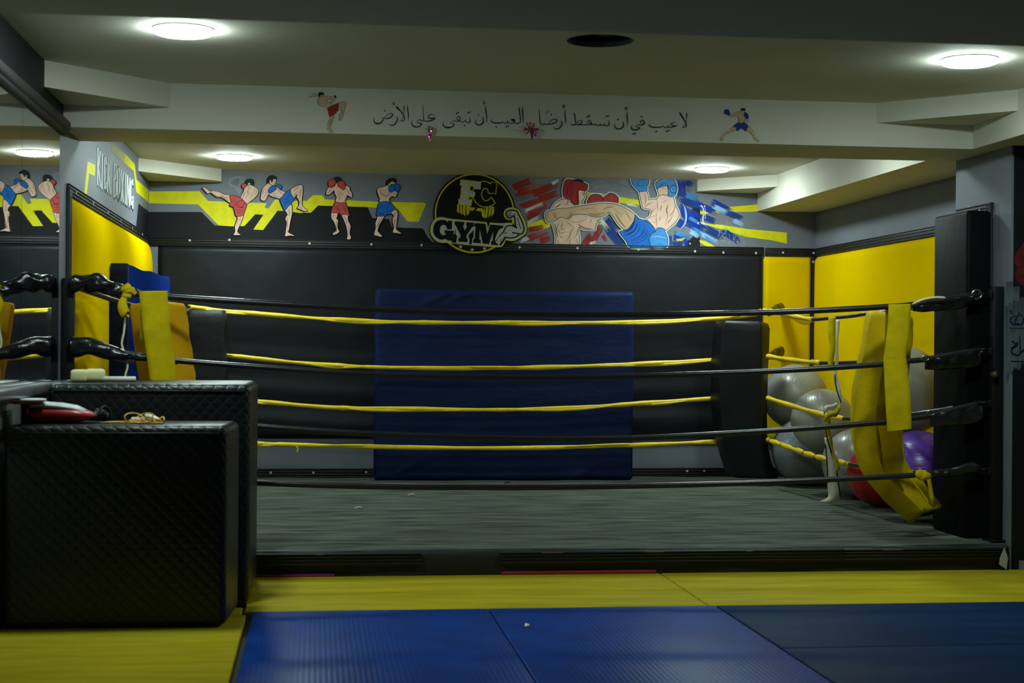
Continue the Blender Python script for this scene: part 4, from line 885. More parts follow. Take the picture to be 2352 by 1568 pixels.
for k, b_ in enumerate([('e', -30, 330, 330, 200, 130), ('m', 380, 230, 760, 180, 90), ('h', 120, 400, 520, 250, 120), ('R', -20, 500, 700, 330, 110), ('e', 60, 430, 300, 360, 110), ('e', 300, 470, 810, 250, 130), ('v', 0, 560, 400, 460, 90), ('e', 100, 680, 560, 520, 90), ('e', 450, 540, 830, 420, 120), ('R', 180, 690, 740, 560, 80), ('w', 195, 770, 560, 620, 80), ('R', 230, 830, 640, 640, 100), ('e', 240, 890, 520, 750, 80), ('w', 240, 990, 470, 860, 60), ('R', 260, 1100, 560, 1050, 90), ('w', 100, 1320, 640, 1080, 70), ('e', 250, 1270, 640, 1120, 120), ('R', 480, 1310, 690, 1240, 110), ('w', 700, 260, 830, 180, 60)]): A.brush(*b_, seed=k, n=22)
for k, b_ in enumerate([('m', 1400, 260, 1700, 210, 50), ('m', 1420, 330, 1760, 270, 60), ('m', 1930, 330, 2280, 430, 90), ('m', 1920, 180, 2200, 330, 90), ('w', 2050, 620, 2300, 680, 40), ('R', 1320, 1400, 1440, 1180, 170), ('R', 1450, 1330, 1620, 1020, 110), ('R', 1630, 1190, 1700, 1320, 60), ('w', 1600, 900, 1700, 1060, 70), ('N', 1700, 900, 1900, 1120, 110), ('N', 1720, 1060, 1980, 1390, 160), ('N', 1900, 1280, 2020, 1400, 70), ('w', 1380, 1360, 1520, 1320, 50)]): A.brush(*b_, seed=40+k, n=16, rag=0.2)
A.at(1420, 390, 8)
for k, b_ in enumerate([('n', 1160, 180, 1160, 560, 150), ('N', 1220, 220, 1370, 290, 110), ('v', 1230, 350, 1360, 390, 70), ('N', 1130, 480, 1500, 680, 200), ('n', 1120, 640, 1380, 1000, 170), ('n', 1330, 580, 1830, 800, 120), ('n', 1260, 760, 1560, 920, 150), ('B', 1220, 450, 1480, 540, 110), ('n', 1700, 570, 2120, 800, 120), ('N', 1560, 860, 1800, 960, 110), ('n', 1080, 960, 1240, 1020, 150), ('N', 1000, 1200, 1240, 1300, 150), ('n', 950, 1180, 960, 1420, 60), ('n', 1230, 1250, 1250, 1425, 60), ('N', 980, 1340, 1200, 1400, 80), ('n', 1250, 930, 1620, 1140, 170), ('N', 1580, 1060, 1950, 1260, 130), ('N', 1900, 1100, 2240, 1330, 120), ('B', 1290, 870, 1520, 1000, 60), ('B', 1010, 1130, 1330, 1270, 80), ('q', 1290, 1110, 1500, 1240, 90), ('B', 1340, 1060, 1700, 1240, 60), ('q', 1480, 1160, 1860, 1360, 80), ('B', 1560, 1200, 1800, 1370, 50), ('N', 1800, 700, 2240, 900, 90), ('q', 1730, 660, 2020, 800, 90), ('q', 2090, 920, 2310, 1020, 80), ('N', 2040, 780, 2300, 900, 80)]): A.brush(*b_, seed=80+k, n=18, rag=0.22)
A.poly('o', '1060 1270 1240 1250 1160 1310 1070 1310'); A.calli('q', '1190 625 6 1225 720 26 1245 850 34 1225 980 30 1170 1060 18 1110 1110 4')
A.stroke('w', '1525 650 1560 720 1575 800 1556 870 1552 970', 22, smooth=4); A.stroke('w', '1580 660 1600 750 1598 900', 8, smooth=4); A.poly('w', '1500 970 1560 960 1640 1000 1620 1015 1540 1000'); A.dot('w', 1465, 980, 18); A.dot('w', 1315, 1356, 15); A.dot('w', 1375, 1412, 9); A.dot('w', 1520, 665, 16); A.dot('w', 1584, 668, 14)
R_ = random.Random(5)
for k in range(70):
    u = R_.uniform(1780, 2320); A.dot('w', u, R_.uniform(860, 1320)+0.1*(u-1800), R_.uniform(2.5, 8), 6)
for k in range(18): A.dot('w', R_.uniform(2100, 2200), R_.uniform(1190, 1330), R_.uniform(3, 9), 6)
A.stroke('w', '1915 1060 1860 1100 1850 1190 1830 1220', 4, smooth=3); A.stroke('w', '2035 1050 1960 1150 1880 1250', 4, smooth=3)
A.build('mural_background', wb, 'grey, black and yellow painted band with red and blue brush strokes')

def fig(name_, lab, ox, oy, polys, det, plane=('Y', YB), sc=8, parent=wb, base=0.008, **kw):
    a = Art(plane[0], plane[1], ox, oy, sc, base=base, eps=0.00007); a.figure(polys, det, **kw); return a.build(name_, parent, lab)
SK = 's'
fig('painted_fighter', 'painted fighter in red shorts doing a high kick', 450, 390, [
 ('s', '130 318 165 322 250 380 330 385 430 405 500 445 640 470 640 540 634 612 560 565 480 510 400 508 345 475 290 430 250 428 215 440 180 405 140 360 122 335'),
 ('s', '770 840 870 835 850 920 815 1010 785 1070 765 1140 820 1188 818 1200 700 1200 695 1180 720 1130 715 1040 735 970 760 900'),
 ('s', '820 505 860 430 880 380 885 335 915 300 980 270 1050 290 1115 335 1150 390 1130 460 1060 540 980 600 935 625 890 600 850 560'),
 ('d', '905 235 920 195 960 172 1010 170 1055 185 1072 230 1065 285 1040 290 1005 270 985 240 950 250 930 250'),
 ('w', '950 255 985 235 1000 262 970 288'),
 ('r', '628 468 820 508 870 560 935 635 915 720 885 800 870 840 745 855 710 760 690 690 640 670 615 650 640 600'),
 ('r', '838 295 850 262 890 250 930 262 932 300 905 320 882 345 850 330'),
 ('r', '800 580 850 560 890 580 895 620 870 650 862 680 830 690 785 670 762 625 775 590')],
 'h 12 960 300 985 340 950 400 975 460|h 10 1060 300 1080 360 1050 440 1000 520|h 16 900 400 880 470 860 520|h 12 1100 350 1110 420 1070 500|k 5 640 480 650 560 640 620|k 8 750 560 740 620 700 680|k 7 720 690 800 700 880 690|k 7 740 760 800 740 870 760|k 8 730 800 800 790 860 800|k 6 700 520 690 590|h 14 440 470 520 500 600 570|h 10 220 400 260 400 300 410|h 14 350 460 420 495 480 495|k 4 740 1040 780 1020 810 980|h 12 770 880 760 960 740 1020|h 10 820 860 800 960|k 4 250 395 300 388|h 10 560 490 600 540|h 8 890 560 940 480 980 400')
fig('painted_fighter', 'painted fighter in blue shorts raising a knee', 450, 390, [
 ('s', '1340 240 1380 275 1440 290 1500 320 1560 375 1650 410 1610 460 1560 530 1450 510 1370 480 1330 460 1280 560 1230 570 1190 540 1195 460 1220 350 1280 280'),
 ('s', '1355 185 1400 165 1460 160 1478 200 1468 240 1450 268 1440 288 1400 285 1370 270 1350 240'),
 ('d', '1310 245 1315 170 1340 120 1400 103 1450 118 1490 145 1480 170 1430 165 1410 200 1395 230 1380 195 1355 185 1350 230 1330 250'),
 ('b', '1480 290 1520 262 1570 285 1582 325 1555 362 1520 340 1490 315'),
 ('s', '1735 372 1830 305 1940 275 1965 320 1965 420 1950 560 1955 650 2000 700 2048 740 2035 760 1990 765 1940 740 1870 715 1868 690 1895 640 1885 560 1850 500 1860 450 1790 530 1750 440'),
 ('s', '1635 745 1700 660 1750 625 1770 700 1765 830 1735 960 1715 1090 1700 1145 1760 1180 1808 1208 1795 1220 1740 1210 1645 1222 1640 1190 1650 1120 1665 970 1645 920 1650 870 1680 830 1660 780'),
 ('b', '1650 410 1735 375 1745 430 1800 545 1755 600 1750 635 1700 670 1635 745 1595 680 1560 600 1545 535 1590 490'),
 ('b', '1345 345 1380 310 1420 290 1465 310 1478 345 1450 380 1410 405 1355 435 1325 395')],
 'h 14 1260 330 1230 400 1220 480|h 10 1340 400 1270 470 1210 540|k 4 1300 400 1240 440|h 12 1480 340 1560 420 1610 460|h 10 1400 430 1450 480 1520 500|k 4 1420 430 1480 460|k 7 1740 440 1700 500 1650 540|k 8 1600 560 1660 550 1740 570|k 8 1590 610 1660 590 1750 600|k 8 1610 660 1660 620 1720 620|k 5 1690 440 1680 520|h 14 1800 380 1870 330 1900 310|h 16 1940 330 1920 420 1910 520|h 12 1790 490 1850 420|h 12 1910 560 1905 640|h 14 1700 720 1720 800 1700 860|h 16 1670 870 1680 960 1680 1080|h 8 1690 1090 1680 1160|k 4 1440 200 1455 215|h 8 1440 220 1450 250|h 10 1900 690 1960 720')
fig('painted_fighter', 'painted fighter in red shorts facing front with raised red gloves', 700, 390, [
 ('s', '575 245 555 290 500 325 440 320 410 360 390 420 405 465 470 445 535 385 545 430 580 500 570 595 735 605 745 560 770 520 780 470 840 505 870 500 868 430 830 370 825 330 790 295 745 295 740 350 700 300 640 240'),
 ('d', '540 150 590 130 650 145 680 190 670 215 600 245 565 225 560 170'),
 ('s', '495 785 600 790 600 850 585 890 615 930 605 1010 610 1080 638 1125 630 1150 580 1185 530 1197 512 1175 530 1150 575 1120 575 1070 540 970 490 890 485 850'),
 ('s', '680 820 790 820 795 920 845 1030 835 1110 830 1180 850 1230 845 1270 800 1283 775 1265 785 1190 770 1090 740 980 700 890'),
 ('r', '565 590 650 606 735 602 780 680 822 850 770 825 690 825 655 830 640 780 620 810 570 790 490 790 495 730 530 650'),
 ('r', '440 205 500 168 550 180 570 230 540 290 490 328 440 310 430 255'),
 ('r', '600 235 650 205 710 210 740 250 740 340 715 372 690 360 650 330 605 300')],
 'k 5 625 380 625 430 600 450|k 5 640 430 690 440|k 5 590 460 700 460|k 4 600 500 690 500|k 4 600 545 690 545|k 4 635 460 635 600|h 8 760 470 740 540 720 590|h 8 570 460 590 540|k 4 560 300 600 350 640 340|h 12 500 340 450 400 420 440|h 12 760 360 810 420 850 480|k 9 720 640 760 720 800 800|k 9 700 650 730 730 760 790|k 9 560 650 620 720 630 790|k 8 570 690 600 740 620 780|k 7 610 290 640 310 660 340|k 7 450 270 480 300 520 290|h 12 540 810 520 880|h 10 590 900 580 980 590 1080|k 5 510 880 540 890|h 14 720 850 760 930 780 1000|h 12 820 1020 810 1100 810 1200|k 4 530 1170 580 1140|h 8 580 1110 600 1140')
fig('painted_fighter', 'painted fighter in blue shorts guarding the face with blue gloves', 700, 390, [
 ('s', '1540 270 1500 290 1420 318 1350 335 1328 390 1345 450 1370 520 1385 600 1550 595 1550 540 1600 490 1660 505 1690 460 1695 395 1640 385 1600 330'),
 ('s', '1545 240 1620 210 1660 250 1640 280 1600 330 1540 320 1530 280'),
 ('d', '1500 275 1505 210 1540 170 1600 152 1660 165 1680 210 1660 240 1620 215 1580 215 1560 250 1540 235 1530 265'),
 ('s', '1350 840 1455 840 1430 920 1380 1000 1345 1090 1345 1130 1390 1180 1428 1220 1380 1232 1320 1210 1272 1198 1280 1140 1300 1070 1295 980 1320 910'),
 ('s', '1565 785 1600 735 1660 722 1710 800 1700 870 1690 960 1680 1070 1690 1100 1775 1165 1760 1178 1690 1165 1620 1155 1618 1120 1635 1060 1615 980 1610 900 1635 850 1600 810'),
 ('b', '1380 598 1560 590 1600 640 1660 715 1595 770 1565 820 1500 815 1480 845 1325 845 1335 720'),
 ('b', '1655 275 1710 265 1750 300 1745 350 1710 395 1650 380 1660 330'),
 ('b', '1550 310 1590 268 1640 268 1662 310 1655 350 1600 415 1540 385')],
 'h 14 1380 350 1400 420 1470 470 1520 500|k 5 1350 430 1420 470 1500 530|h 14 1560 400 1530 460 1490 500|k 5 1580 420 1540 500|h 10 1640 420 1640 480|k 4 1450 540 1450 590|k 4 1500 540 1500 590|k 4 1370 520 1420 530|h 10 1380 500 1400 560|k 9 1570 620 1520 700 1510 760|k 9 1420 640 1400 700|k 9 1350 790 1400 800 1480 790|k 8 1500 780 1570 740 1630 720|k 8 1340 820 1400 825 1470 820|h 14 1420 880 1370 960 1330 1060|h 12 1640 780 1680 850|k 9 1655 800 1680 790|h 14 1670 880 1650 960 1650 1050|k 5 1560 250 1600 260|k 5 1300 1150 1290 1170|h 10 1340 1000 1310 1060|k 4 1420 340 1450 370 1500 400')
fig('painted_boxer', 'large painted boxer in a red head guard', 1180, 390, [
 ('s', '910 530 990 560 1100 640 1115 690 1250 720 1400 800 1600 870 1540 950 1500 1050 1480 1105 1270 1095 1190 1075 1182 1395 795 1395 770 1250 745 1110 700 960 690 850 690 730 740 640 800 580'),
 ('s', '1190 378 1300 390 1290 440 1305 500 1275 540 1262 565 1255 600 1245 640 1225 658 1190 645 1180 500'),
 ('R', '960 185 1050 180 1150 200 1340 260 1355 300 1340 370 1300 390 1190 378 1188 500 1185 662 1130 650 1070 610 1040 560 1020 550 950 520 905 480 898 380 915 270'),
 ('R', '1360 640 1365 530 1400 480 1470 450 1560 455 1620 490 1638 550 1630 640'),
 ('R', '1640 530 1720 450 1770 428 1860 450 1915 510 1920 560 1890 640 1640 640')],
 '', sh=None, halo=46, lw=10, base=0.008)
fig('painted_boxer', 'large painted boxer in blue head guard and shorts, kicking', 1420, 390, [
 ('s', '390 400 510 390 545 480 560 550 640 535 700 540 740 480 810 455 880 470 930 485 990 490 1025 560 1040 640 1090 740 1115 820 1090 900 1030 980 950 1050 860 1110 705 1110 670 1125 520 930 570 870 590 800 590 735 520 720 450 700 420 600 395 500'),
 ('s', '-160 -640 -160 -640 -159 -639')] [:1]+[
 ('s', '710 360 780 315 890 290 905 460 820 455 745 475 725 420'),
 ('B', '680 250 720 210 800 175 900 165 1000 185 1050 240 1075 340 1065 400 1040 460 1000 490 920 482 910 300 890 290 780 310 705 355 685 300'),
 ('B', '945 350 965 300 1010 285 1055 300 1075 350 1055 410 1010 430 965 410'),
 ('B', '250 155 530 155 555 250 520 310 525 370 480 395 375 400 350 370 280 300 245 230'),
 ('t', '-1340 790 -1280 755 -1200 730 -1070 705 -920 700 -820 680 -670 660 -420 625 -220 612 -40 635 80 680 210 750 300 830 290 900 270 960 180 1080 110 1105 40 1050 -20 980 -160 790 -270 850 -390 870 -480 860 -600 825 -740 820 -840 840 -890 890 -940 905 -1020 880 -1080 880 -1160 940 -1210 945 -1270 965 -1310 950 -1330 900 -1342 850'),
 ('b', '300 825 370 890 440 920 520 930 600 1000 670 1110 640 1300 615 1425 230 1425 130 1300 20 1160 40 1130 110 1110 180 1080 260 990 300 900'),
 ('B', '705 1080 760 1065 840 1090 860 1150 895 1230 905 1330 870 1425 620 1425 575 1340 565 1260 600 1180 670 1140')],
 'T 60 -860 780 -880 860 -940 870|T 50 -560 800 -420 830 -260 790|T 30 -1180 780 -1160 860 -1120 900|T 26 -100 700 -200 690 -300 740|h 30 -60 800 40 960 130 1070|T 26 120 740 180 860 240 930|k 5 -760 740 -600 720 -440 690|k 5 -90 690 -20 780 80 830|k 5 -1200 780 -1200 850 -1160 900|k 5 -1340 800 -1290 790 -1280 800|k 5 -1340 830 -1290 825 -1280 835|k 5 -1340 860 -1290 855 -1280 865|k 5 -1335 890 -1290 885 -1270 895|k 7 715 770 690 870 700 960 705 1080|k 7 700 540 710 620 720 700 715 770|k 7 925 630 900 700 880 780 900 830 890 900 850 1080|h 20 900 640 880 740 900 800|k 5 870 540 850 580 780 620|h 18 800 640 780 700 760 760|h 16 1040 640 1010 760 930 860|h 16 980 880 930 940 900 1000|k 5 1000 820 960 900|h 14 680 700 620 770 600 820|k 5 700 820 620 860 570 880|h 14 600 620 540 640 470 690|k 5 640 600 560 610 520 630|h 14 480 430 500 560 480 660|k 5 620 950 660 970 690 960|h 12 760 850 760 940|n 40 300 950 220 1080 100 1150|n 30 360 980 280 1120 120 1210|n 26 480 1060 420 1200 240 1300|k 9 290 960 240 1080 120 1150|k 9 330 980 300 1120 180 1180 100 1190|k 9 400 1020 340 1160 220 1230|k 10 520 1080 500 1180 420 1260 300 1300|k 9 560 1160 460 1290 300 1340|k 8 460 1370 420 1390 380 1395|k 6 360 240 380 190 440 175 520 180|k 6 355 250 370 290 440 295 510 275|k 7 330 290 400 300|q 12 600 1250 700 1220 800 1240 880 1250|k 7 710 1370 780 1360 830 1375|B 10 620 1100 700 1080|q 8 980 320 960 360 990 400|k 6 700 330 800 270 900 255|q 8 720 240 800 200 900 190|k 6 790 350 840 325|k 5 720 375 750 385|k 6 740 440 770 450|h 10 760 390 770 420',
 sh=None, halo=46, lw=10, base=0.0120)
# detail of the red head guard, over the kicking leg layer
a = Art('Y', YB, 1180, 390, 8, base=0.0100)
a.poly('d', '1070 195 1160 170 1250 190 1285 228 1200 215', 3)
a.poly('R', '1000 300 1060 290 1100 340 1105 420 1070 470 1020 480 985 430 990 350', 4, line='k', lw=6); a.poly('e', '1015 330 1050 320 1075 360 1070 430 1040 450 1015 400', 4, line='k', lw=3)
for q in ('1070 210 1050 250 1060 290', '1170 370 1165 480 1180 640', '1040 560 1060 480'): a.stroke('k', q, 6, smooth=3)
for q in ('1250 430 1290 435', '1235 560 1260 575', '1230 600 1255 590', '1270 450 1280 480'): a.stroke('k', q, 6)
for q in ('860 930 890 980 870 1060 930 1090 960 1050', '920 1110 850 1090 830 1150 900 1160 940 1140 980 1160', '830 1180 880 1250 910 1220', '1110 1060 1060 1120 1020 1230 960 1320', '1170 1080 1160 1180 1100 1260', '1160 1240 1165 1380', '1030 1260 1025 1385', '810 1280 820 1370', '760 990 740 1030', '840 950 790 1080 780 1200'): a.stroke('k', q, 6, smooth=3, taper=True); 
for q in ('990 930 1100 960 1250 950 1330 880 1250 830', '1100 1070 1030 1000 900 930', '740 700 800 660 860 630', '960 640 1030 690 1100 660', '1540 890 1530 960', '1430 900 1400 980'): a.stroke('k', q, 5, smooth=3, taper=True)
for q in ('870 620 800 680 730 710', '1000 570 980 620 940 640', '1400 580 1500 600 1580 570', '1760 580 1800 520 1780 480', '1180 1000 1300 1070 1440 1080', '760 1000 780 1100 810 1250'): a.stroke('h', q, 16, smooth=3, taper=True)
a.build('painted_head_guard', wb, 'red head guard and anatomy lines of the painted boxer')

# ------------------------------------------------------------------ gym sign (shaped board standing off the wall)
sg = empty('gym_sign', tuple(onY(1100, 490, YB-0.02)), 'round black and yellow FC GYM sign with a flexed arm, above the padding', 'sign')
YS = YB-0.062
def sp(u, v, Y=YS): return onY(960+u/8, 390+v/8, Y)
GS = '255 1010 300 930 360 890 430 880 500 890 540 910 1260 975 1290 1090 1330 980 1530 1000 1640 990 1745 985 1740 880 1680 915 1610 880 1585 810 1610 740 1670 705 1760 700 1840 735 1890 820 1965 960 1995 1090 1965 1180 1880 1235 1780 1300 1680 1300 1610 1280 1560 1375 1530 1425 1250 1400'
cx_, cy_, rr_ = 1040, 800, 760
cir = [(cx_+rr_*cos(a), cy_+rr_*sin(a)) for a in [radians(t) for t in range(0, 360, 5)]]
arm_o = [(1745, 670), (1850, 700), (1910, 810), (1990, 960), (2025, 1090), (1990, 1200), (1900, 1265), (1790, 1330), (1640, 1330), (1580, 1400), (1550, 1440), (1200, 1420)]
g_o = [(560, 1370), (430, 1355), (320, 1325), (235, 1230), (205, 1100), (225, 1000), (290, 900), (400, 840)]
def slab(pts, y0, y1, m, nm, lab=None):
    n = len(pts); tri = tessellate_polygon([[Vector((a, b, 0)) for a, b in pts]]); mb = MB()
    F = [sp(u, v, YS) for u, v in pts]; v = [Vector((p.x, y0, p.z)) for p in F]+[Vector((p.x, y1, p.z)) for p in F]
    mb.add(v, [list(t) for t in tri]+[[n+k for k in t][::-1] for t in tri]+[[k, (k+1) % n, n+(k+1) % n, n+k] for k in range(n)], m); mb.build(nm, sg, lab)
slab(cir, YS+0.003, YB-0.020, P['K'], 'sign_board'); slab(Art('Y', YS, 960, 390, 8).soft(arm_o), YS+0.0015, YB-0.021, P['K'], 'sign_board'); slab(Art('Y', YS, 960, 390, 8).soft(g_o), YS+0.002, YB-0.0205, P['K'], 'sign_board')
L = Art('Y', YS+0.0015, 960, 390, 8, base=0.0006)
L.poly('Y', [(cx_+733*cos(radians(t)), cy_+733*sin(radians(t))) for t in range(0, 360, 4)]); L.poly('K', [(cx_+704*cos(radians(t)), cy_+704*sin(radians(t))) for t in range(0, 360, 4)])
gs = '255 1010 300 930 360 890 430 880 500 890 540 910 1260 975 1290 1090 1330 980 1530 1000 1640 990 1745 985 1740 880 1680 915 1610 880 1585 810 1610 740 1670 705 1760 705 1840 740 1890 830 1960 960 1990 1090 1960 1180 1880 1230 1780 1290 1680 1290 1610 1270 1560 1370 1520 1415 985 1370 940 1365 720 1345 650 1335 510 1320 430 1330 340 1300 260 1210 235 1100'
gs = L.soft(gs); L.poly('K', gs, line='Y', lw=34); L.poly('l', gs)
L.poly('K', L.soft('275 1100 290 1010 340 940 430 912 510 925 545 960 560 930 632 935 620 1095 530 1090 525 1040 490 1010 440 1010 405 1060 400 1130 430 1190 480 1205 510 1180 515 1165 485 1160 490 1105 660 1120 655 1175 635 1180 625 1305 530 1295 510 1265 430 1290 340 1250 285 1180'))
L.poly('K', '675 940 850 955 848 1020 825 1022 862 1115 905 1035 885 1030 890 960 1032 972 1030 1040 1000 1045 895 1200 888 1250 915 1262 910 1330 742 1318 745 1250 775 1248 780 1195 690 1015 672 1010')
L.poly('K', '1040 975 1240 990 1272 1180 1330 1003 1450 1015 1590 1030 1480 1110 1415 1270 1410 1310 1490 1388 1340 1375 1345 1305 1370 1305 1385 1125 1305 1365 1190 1355 1135 1095 1130 1280 1155 1290 1150 1350 1012 1338 1015 1275 1040 1272 1058 1045 1035 1040')
L.poly('K', '632 1180 690 1180 720 1220 700 1345 620 1330'); L.poly('K', '690 1100 700 1100 690 1180 672 1180'); L.poly('K', '935 1190 1010 1120 1025 1080 1020 1240 1000 1260 985 1370 940 1365 945 1250 925 1240')
for t_, w_ in (('1745 985 1752 1010 1785 1040 1780 900 1765 850 1690 885 1645 865 1615 810 1650 750 1720 742 1810 755 1855 835 1900 920 1942 1040 1945 1110 1900 1175 1800 1165 1730 1152', 26), ('1780 860 1785 930 1795 1020 1820 1075', 22), ('1580 1085 1650 1030 1720 1025 1810 1062', 22), ('1560 1150 1600 1165 1635 1150', 14), ('1595 1235 1700 1252 1790 1235 1860 1190', 24), ('1600 1235 1570 1300 1505 1385', 34), ('1830 880 1850 960 1890 1085', 12), ('1420 1310 1500 1215 1590 1110 1600 1090', 20), ('1570 1030 1540 1080', 10), ('1940 1110 1925 1150', 14), ('1475 1300 1500 1360', 10), ('1530 1270 1520 1330', 10)): L.stroke('K', t_, w_, smooth=4)
L.poly('l', '1418 1300 1440 1200 1500 1110 1600 1045 1560 1100 1510 1190 1460 1260'); L.poly('l', '1450 1340 1500 1290 1510 1360 1490 1365'); L.poly('l', '1640 1180 1720 1165 1830 1185 1780 1225 1660 1225', 3)
for x in (1655, 1682, 1708): L.stroke('K', [(x, 775), (x-6, 815), (x+8, 860)], 8)
L.stroke('K', '1735 830 1765 835 1800 820', 10)
for u, v in ((782, 1412), (998, 1468), (1222, 1447)): L.poly('l', [(u+(45 if k % 2 == 0 else 18)*sin(pi*k/5), v-(45 if k % 2 == 0 else 18)*cos(pi*k/5)) for k in range(10)])
for t_ in ('720 630 758 640 750 798 715 765', '770 645 808 650 805 832 768 780', '825 645 870 650 872 858 818 800', '885 650 962 665 940 800 905 842 885 790', '955 688 1055 693 1015 752 930 738', '1095 703 1190 705 1180 768 1060 750', '1165 765 1232 690 1222 860 1190 872 1172 840', '1255 695 1295 690 1270 872 1212 892', '1310 680 1343 678 1335 822 1285 888', '1355 660 1400 690 1395 800 1345 862'): L.poly('Y', t_)
Ft = '785 190 1165 232 1145 358 1020 348 1010 405 1052 408 1045 488 925 482 920 550 985 560 975 648 750 625 755 540 785 540 815 285 780 280'
L.stroke('Y', Ft, 34, closed=True); L.poly('l', Ft); L.poly('Y', '942 288 1045 296 1030 402 935 392'); L.poly('K', '965 308 1022 312 1012 380 958 374'); L.poly('Y', '925 482 1010 488 1000 552 918 548'); L.poly('K', '945 502 1000 505 990 540 940 536')
Ct = '1165 215 1240 210 1300 235 1325 265 1335 225 1452 235 1428 440 1290 428 1285 370 1250 340 1210 345 1175 400 1168 480 1200 550 1250 572 1300 555 1340 495 1422 612 1350 665 1240 690 1130 660 1050 590 1010 500 1045 488 1052 408 1020 405 1030 352 1148 358'
L.poly('K', L.soft(Ct)); L.stroke('Y', L.soft('1165 215 1240 210 1300 235 1325 265 1335 225 1452 235 1428 440 1290 428 1285 370 1250 340 1210 345 1175 400 1168 480 1200 550 1250 572 1300 555 1340 495 1422 612 1350 665 1240 690 1130 660 1050 590 1010 500', False), 17)
L.build('sign_lettering', sg, 'FC GYM lettering, plates, arm and three stars')

# ------------------------------------------------------------------ beam lettering and figures (left to right text is Arabic calligraphy)
B = Art('Y', BY0, 850, 220, 8)
def hamza(x, y): B.calli('i', [(x+12, y-28, 6), (x-12, y-22, 15), (x-16, y, 14), (x+8, y+6, 14), (x+40, y-12, 5)]); B.calli('i', [(x+12, y+8, 13), (x-25, y+44, 4)])
for t_ in ('85 395 6 72 450 16 90 495 26 140 512 30 200 495 26 235 450 20 235 420 12 218 385 10', '228 415 10 290 420 18 370 400 24 415 355 22 390 325 16 330 345 12 250 410 8', '485 390 14 505 430 22 480 490 24 430 540 24 380 540 18 335 515 6', '475 195 24 510 230 34 560 280 22 610 350 20 630 400 20 628 445 18 600 460 16 556 462 14', '560 458 10 600 400 10 615 340 8 622 280 12 625 210 18 615 170 6', '683 165 8 692 260 20 705 370 16 700 460 6', '1170 355 6 1130 338 12 1085 355 16 1070 395 18 1100 415 24 1160 412 24 1205 405 10', '1203 420 12 1150 445 22 1080 465 22 1010 465 16 985 440 14 978 330 12 972 165 8', '985 440 12 960 462 14 925 440 16 880 452 12 862 485 10 900 500 18 942 508 18 930 540 20 880 570 22 820 568 24 775 535 20 762 490 12 785 445 4', '1360 465 4 1338 520 14 1370 570 24 1430 585 28 1500 570 24 1545 540 16 1540 515 14 1490 505 10 1480 485 8 1540 462 14 1600 470 16 1640 460 14 1600 430 14 1600 395 12 1630 378 14 1655 400 14 1650 450 14 1680 480 14 1720 480 14 1745 455 12 1750 430 6', '1745 455 10 1780 490 16 1830 485 18 1840 440 14 1825 390 8', '2055 385 10 2080 430 18 2075 490 22 2030 530 24 1980 535 24 1940 500 18 1935 460 10 1945 430 4', '2125 180 6 2125 260 18 2140 370 18 2150 500 6'): B.calli('i', t_)
hamza(438, 145); hamza(2098, 132)
for u, v in ((270, 275), (1590, 325), (1620, 308), (1800, 318), (1830, 302), (1735, 545), (1990, 352)): B.dia('i', u, v)
B.at(1090, 220, 8)
for t_ in ('315 425 4 305 460 14 340 490 22 420 503 22 500 490 18 520 470 8', '520 480 10 560 502 14 600 490 14 612 452 8', '605 480 12 660 505 14 720 490 16 740 455 14', '670 448 20 700 436 26 738 442 22 730 462 18 690 458 18', '715 480 12 760 505 16 820 500 16 842 470 14 835 370 16 820 260 18 828 205 6', '885 200 6 880 280 18 890 380 16 892 505 4', '1187 235 6 1192 330 12 1200 440 14 1210 505 16 1240 528 16 1275 518 14 1270 488 6', '1270 515 14 1340 525 16 1430 515 20 1500 480 20 1510 440 18 1460 430 14 1400 460 12 1350 515 8', '1290 312 5 1370 272 7', '1300 335 5 1380 290 7', '1585 455 10 1605 500 18 1590 560 20 1530 610 22 1480 600 16 1445 572 4', '1668 255 6 1660 340 16 1672 430 16 1670 530 4', '1830 310 16 1840 380 18 1852 440 14 1855 512 12', '1765 515 6 1790 530 18 1860 530 18 1940 520 18 1970 485 16 1970 455 14 1930 455 10 1860 515 8', '1860 530 16 1960 530 16 2130 530 14 2140 490 14 2120 455 12 2085 460 12 2075 490 12 2110 510 10 2140 520 12 2160 528 14'): B.calli('i', t_)
hamza(1642, 195)
for u, v in ((400, 572), (582, 568), (622, 556), (962, 505), (1032, 505), (1413, 348), (2072, 385), (2108, 370)): B.dia('i', u, v)
B.at(1330, 220, 8)
for t_ in ('230 522 14 290 535 14 302 508 7', '300 522 10 330 545 14 380 540 14 390 505 7', '390 522 10 420 545 14 460 540 12 460 505 7', '460 525 10 500 550 16 540 545 18 552 500 16 540 455 8', '800 475 8 818 530 18 800 580 22 740 610 24 690 600 20 658 560 14 665 505 4', '885 290 6 880 380 18 890 470 16 878 565 4', '980 530 4 960 580 14 985 620 24 1050 625 26 1110 600 20 1110 580 14 1055 575 10 1050 555 8 1090 535 14 1150 540 18 1195 520 16 1195 470 14 1160 450 14 1130 470 12 1135 500 12 1190 500 10', '1295 505 4 1290 540 14 1330 570 20 1420 580 20 1500 575 18 1545 550 8', '1545 560 10 1590 585 14 1630 570 12 1635 540 6', '1630 570 10 1690 580 16 1760 560 20 1815 545 6', '1780 495 4 1740 485 10 1700 510 14 1705 540 16 1760 550 16', '1845 310 18 1870 345 24 1920 430 18 1965 510 16 1970 560 14 1940 580 14 1900 582 10', '1905 575 8 1960 500 8 1975 420 8 1978 350 16 1970 310 6'): B.calli('i', t_)
hamza(868, 230)
for u, v in ((155, 385), (188, 370), (500, 380), (533, 368), (712, 435), (1150, 382), (995, 703), (1030, 690), (1422, 657), (1612, 650), (1650, 637)): B.dia('i', u, v)
beam_o = [o for o in C.objects if o.name == 'cross_beam'][0]
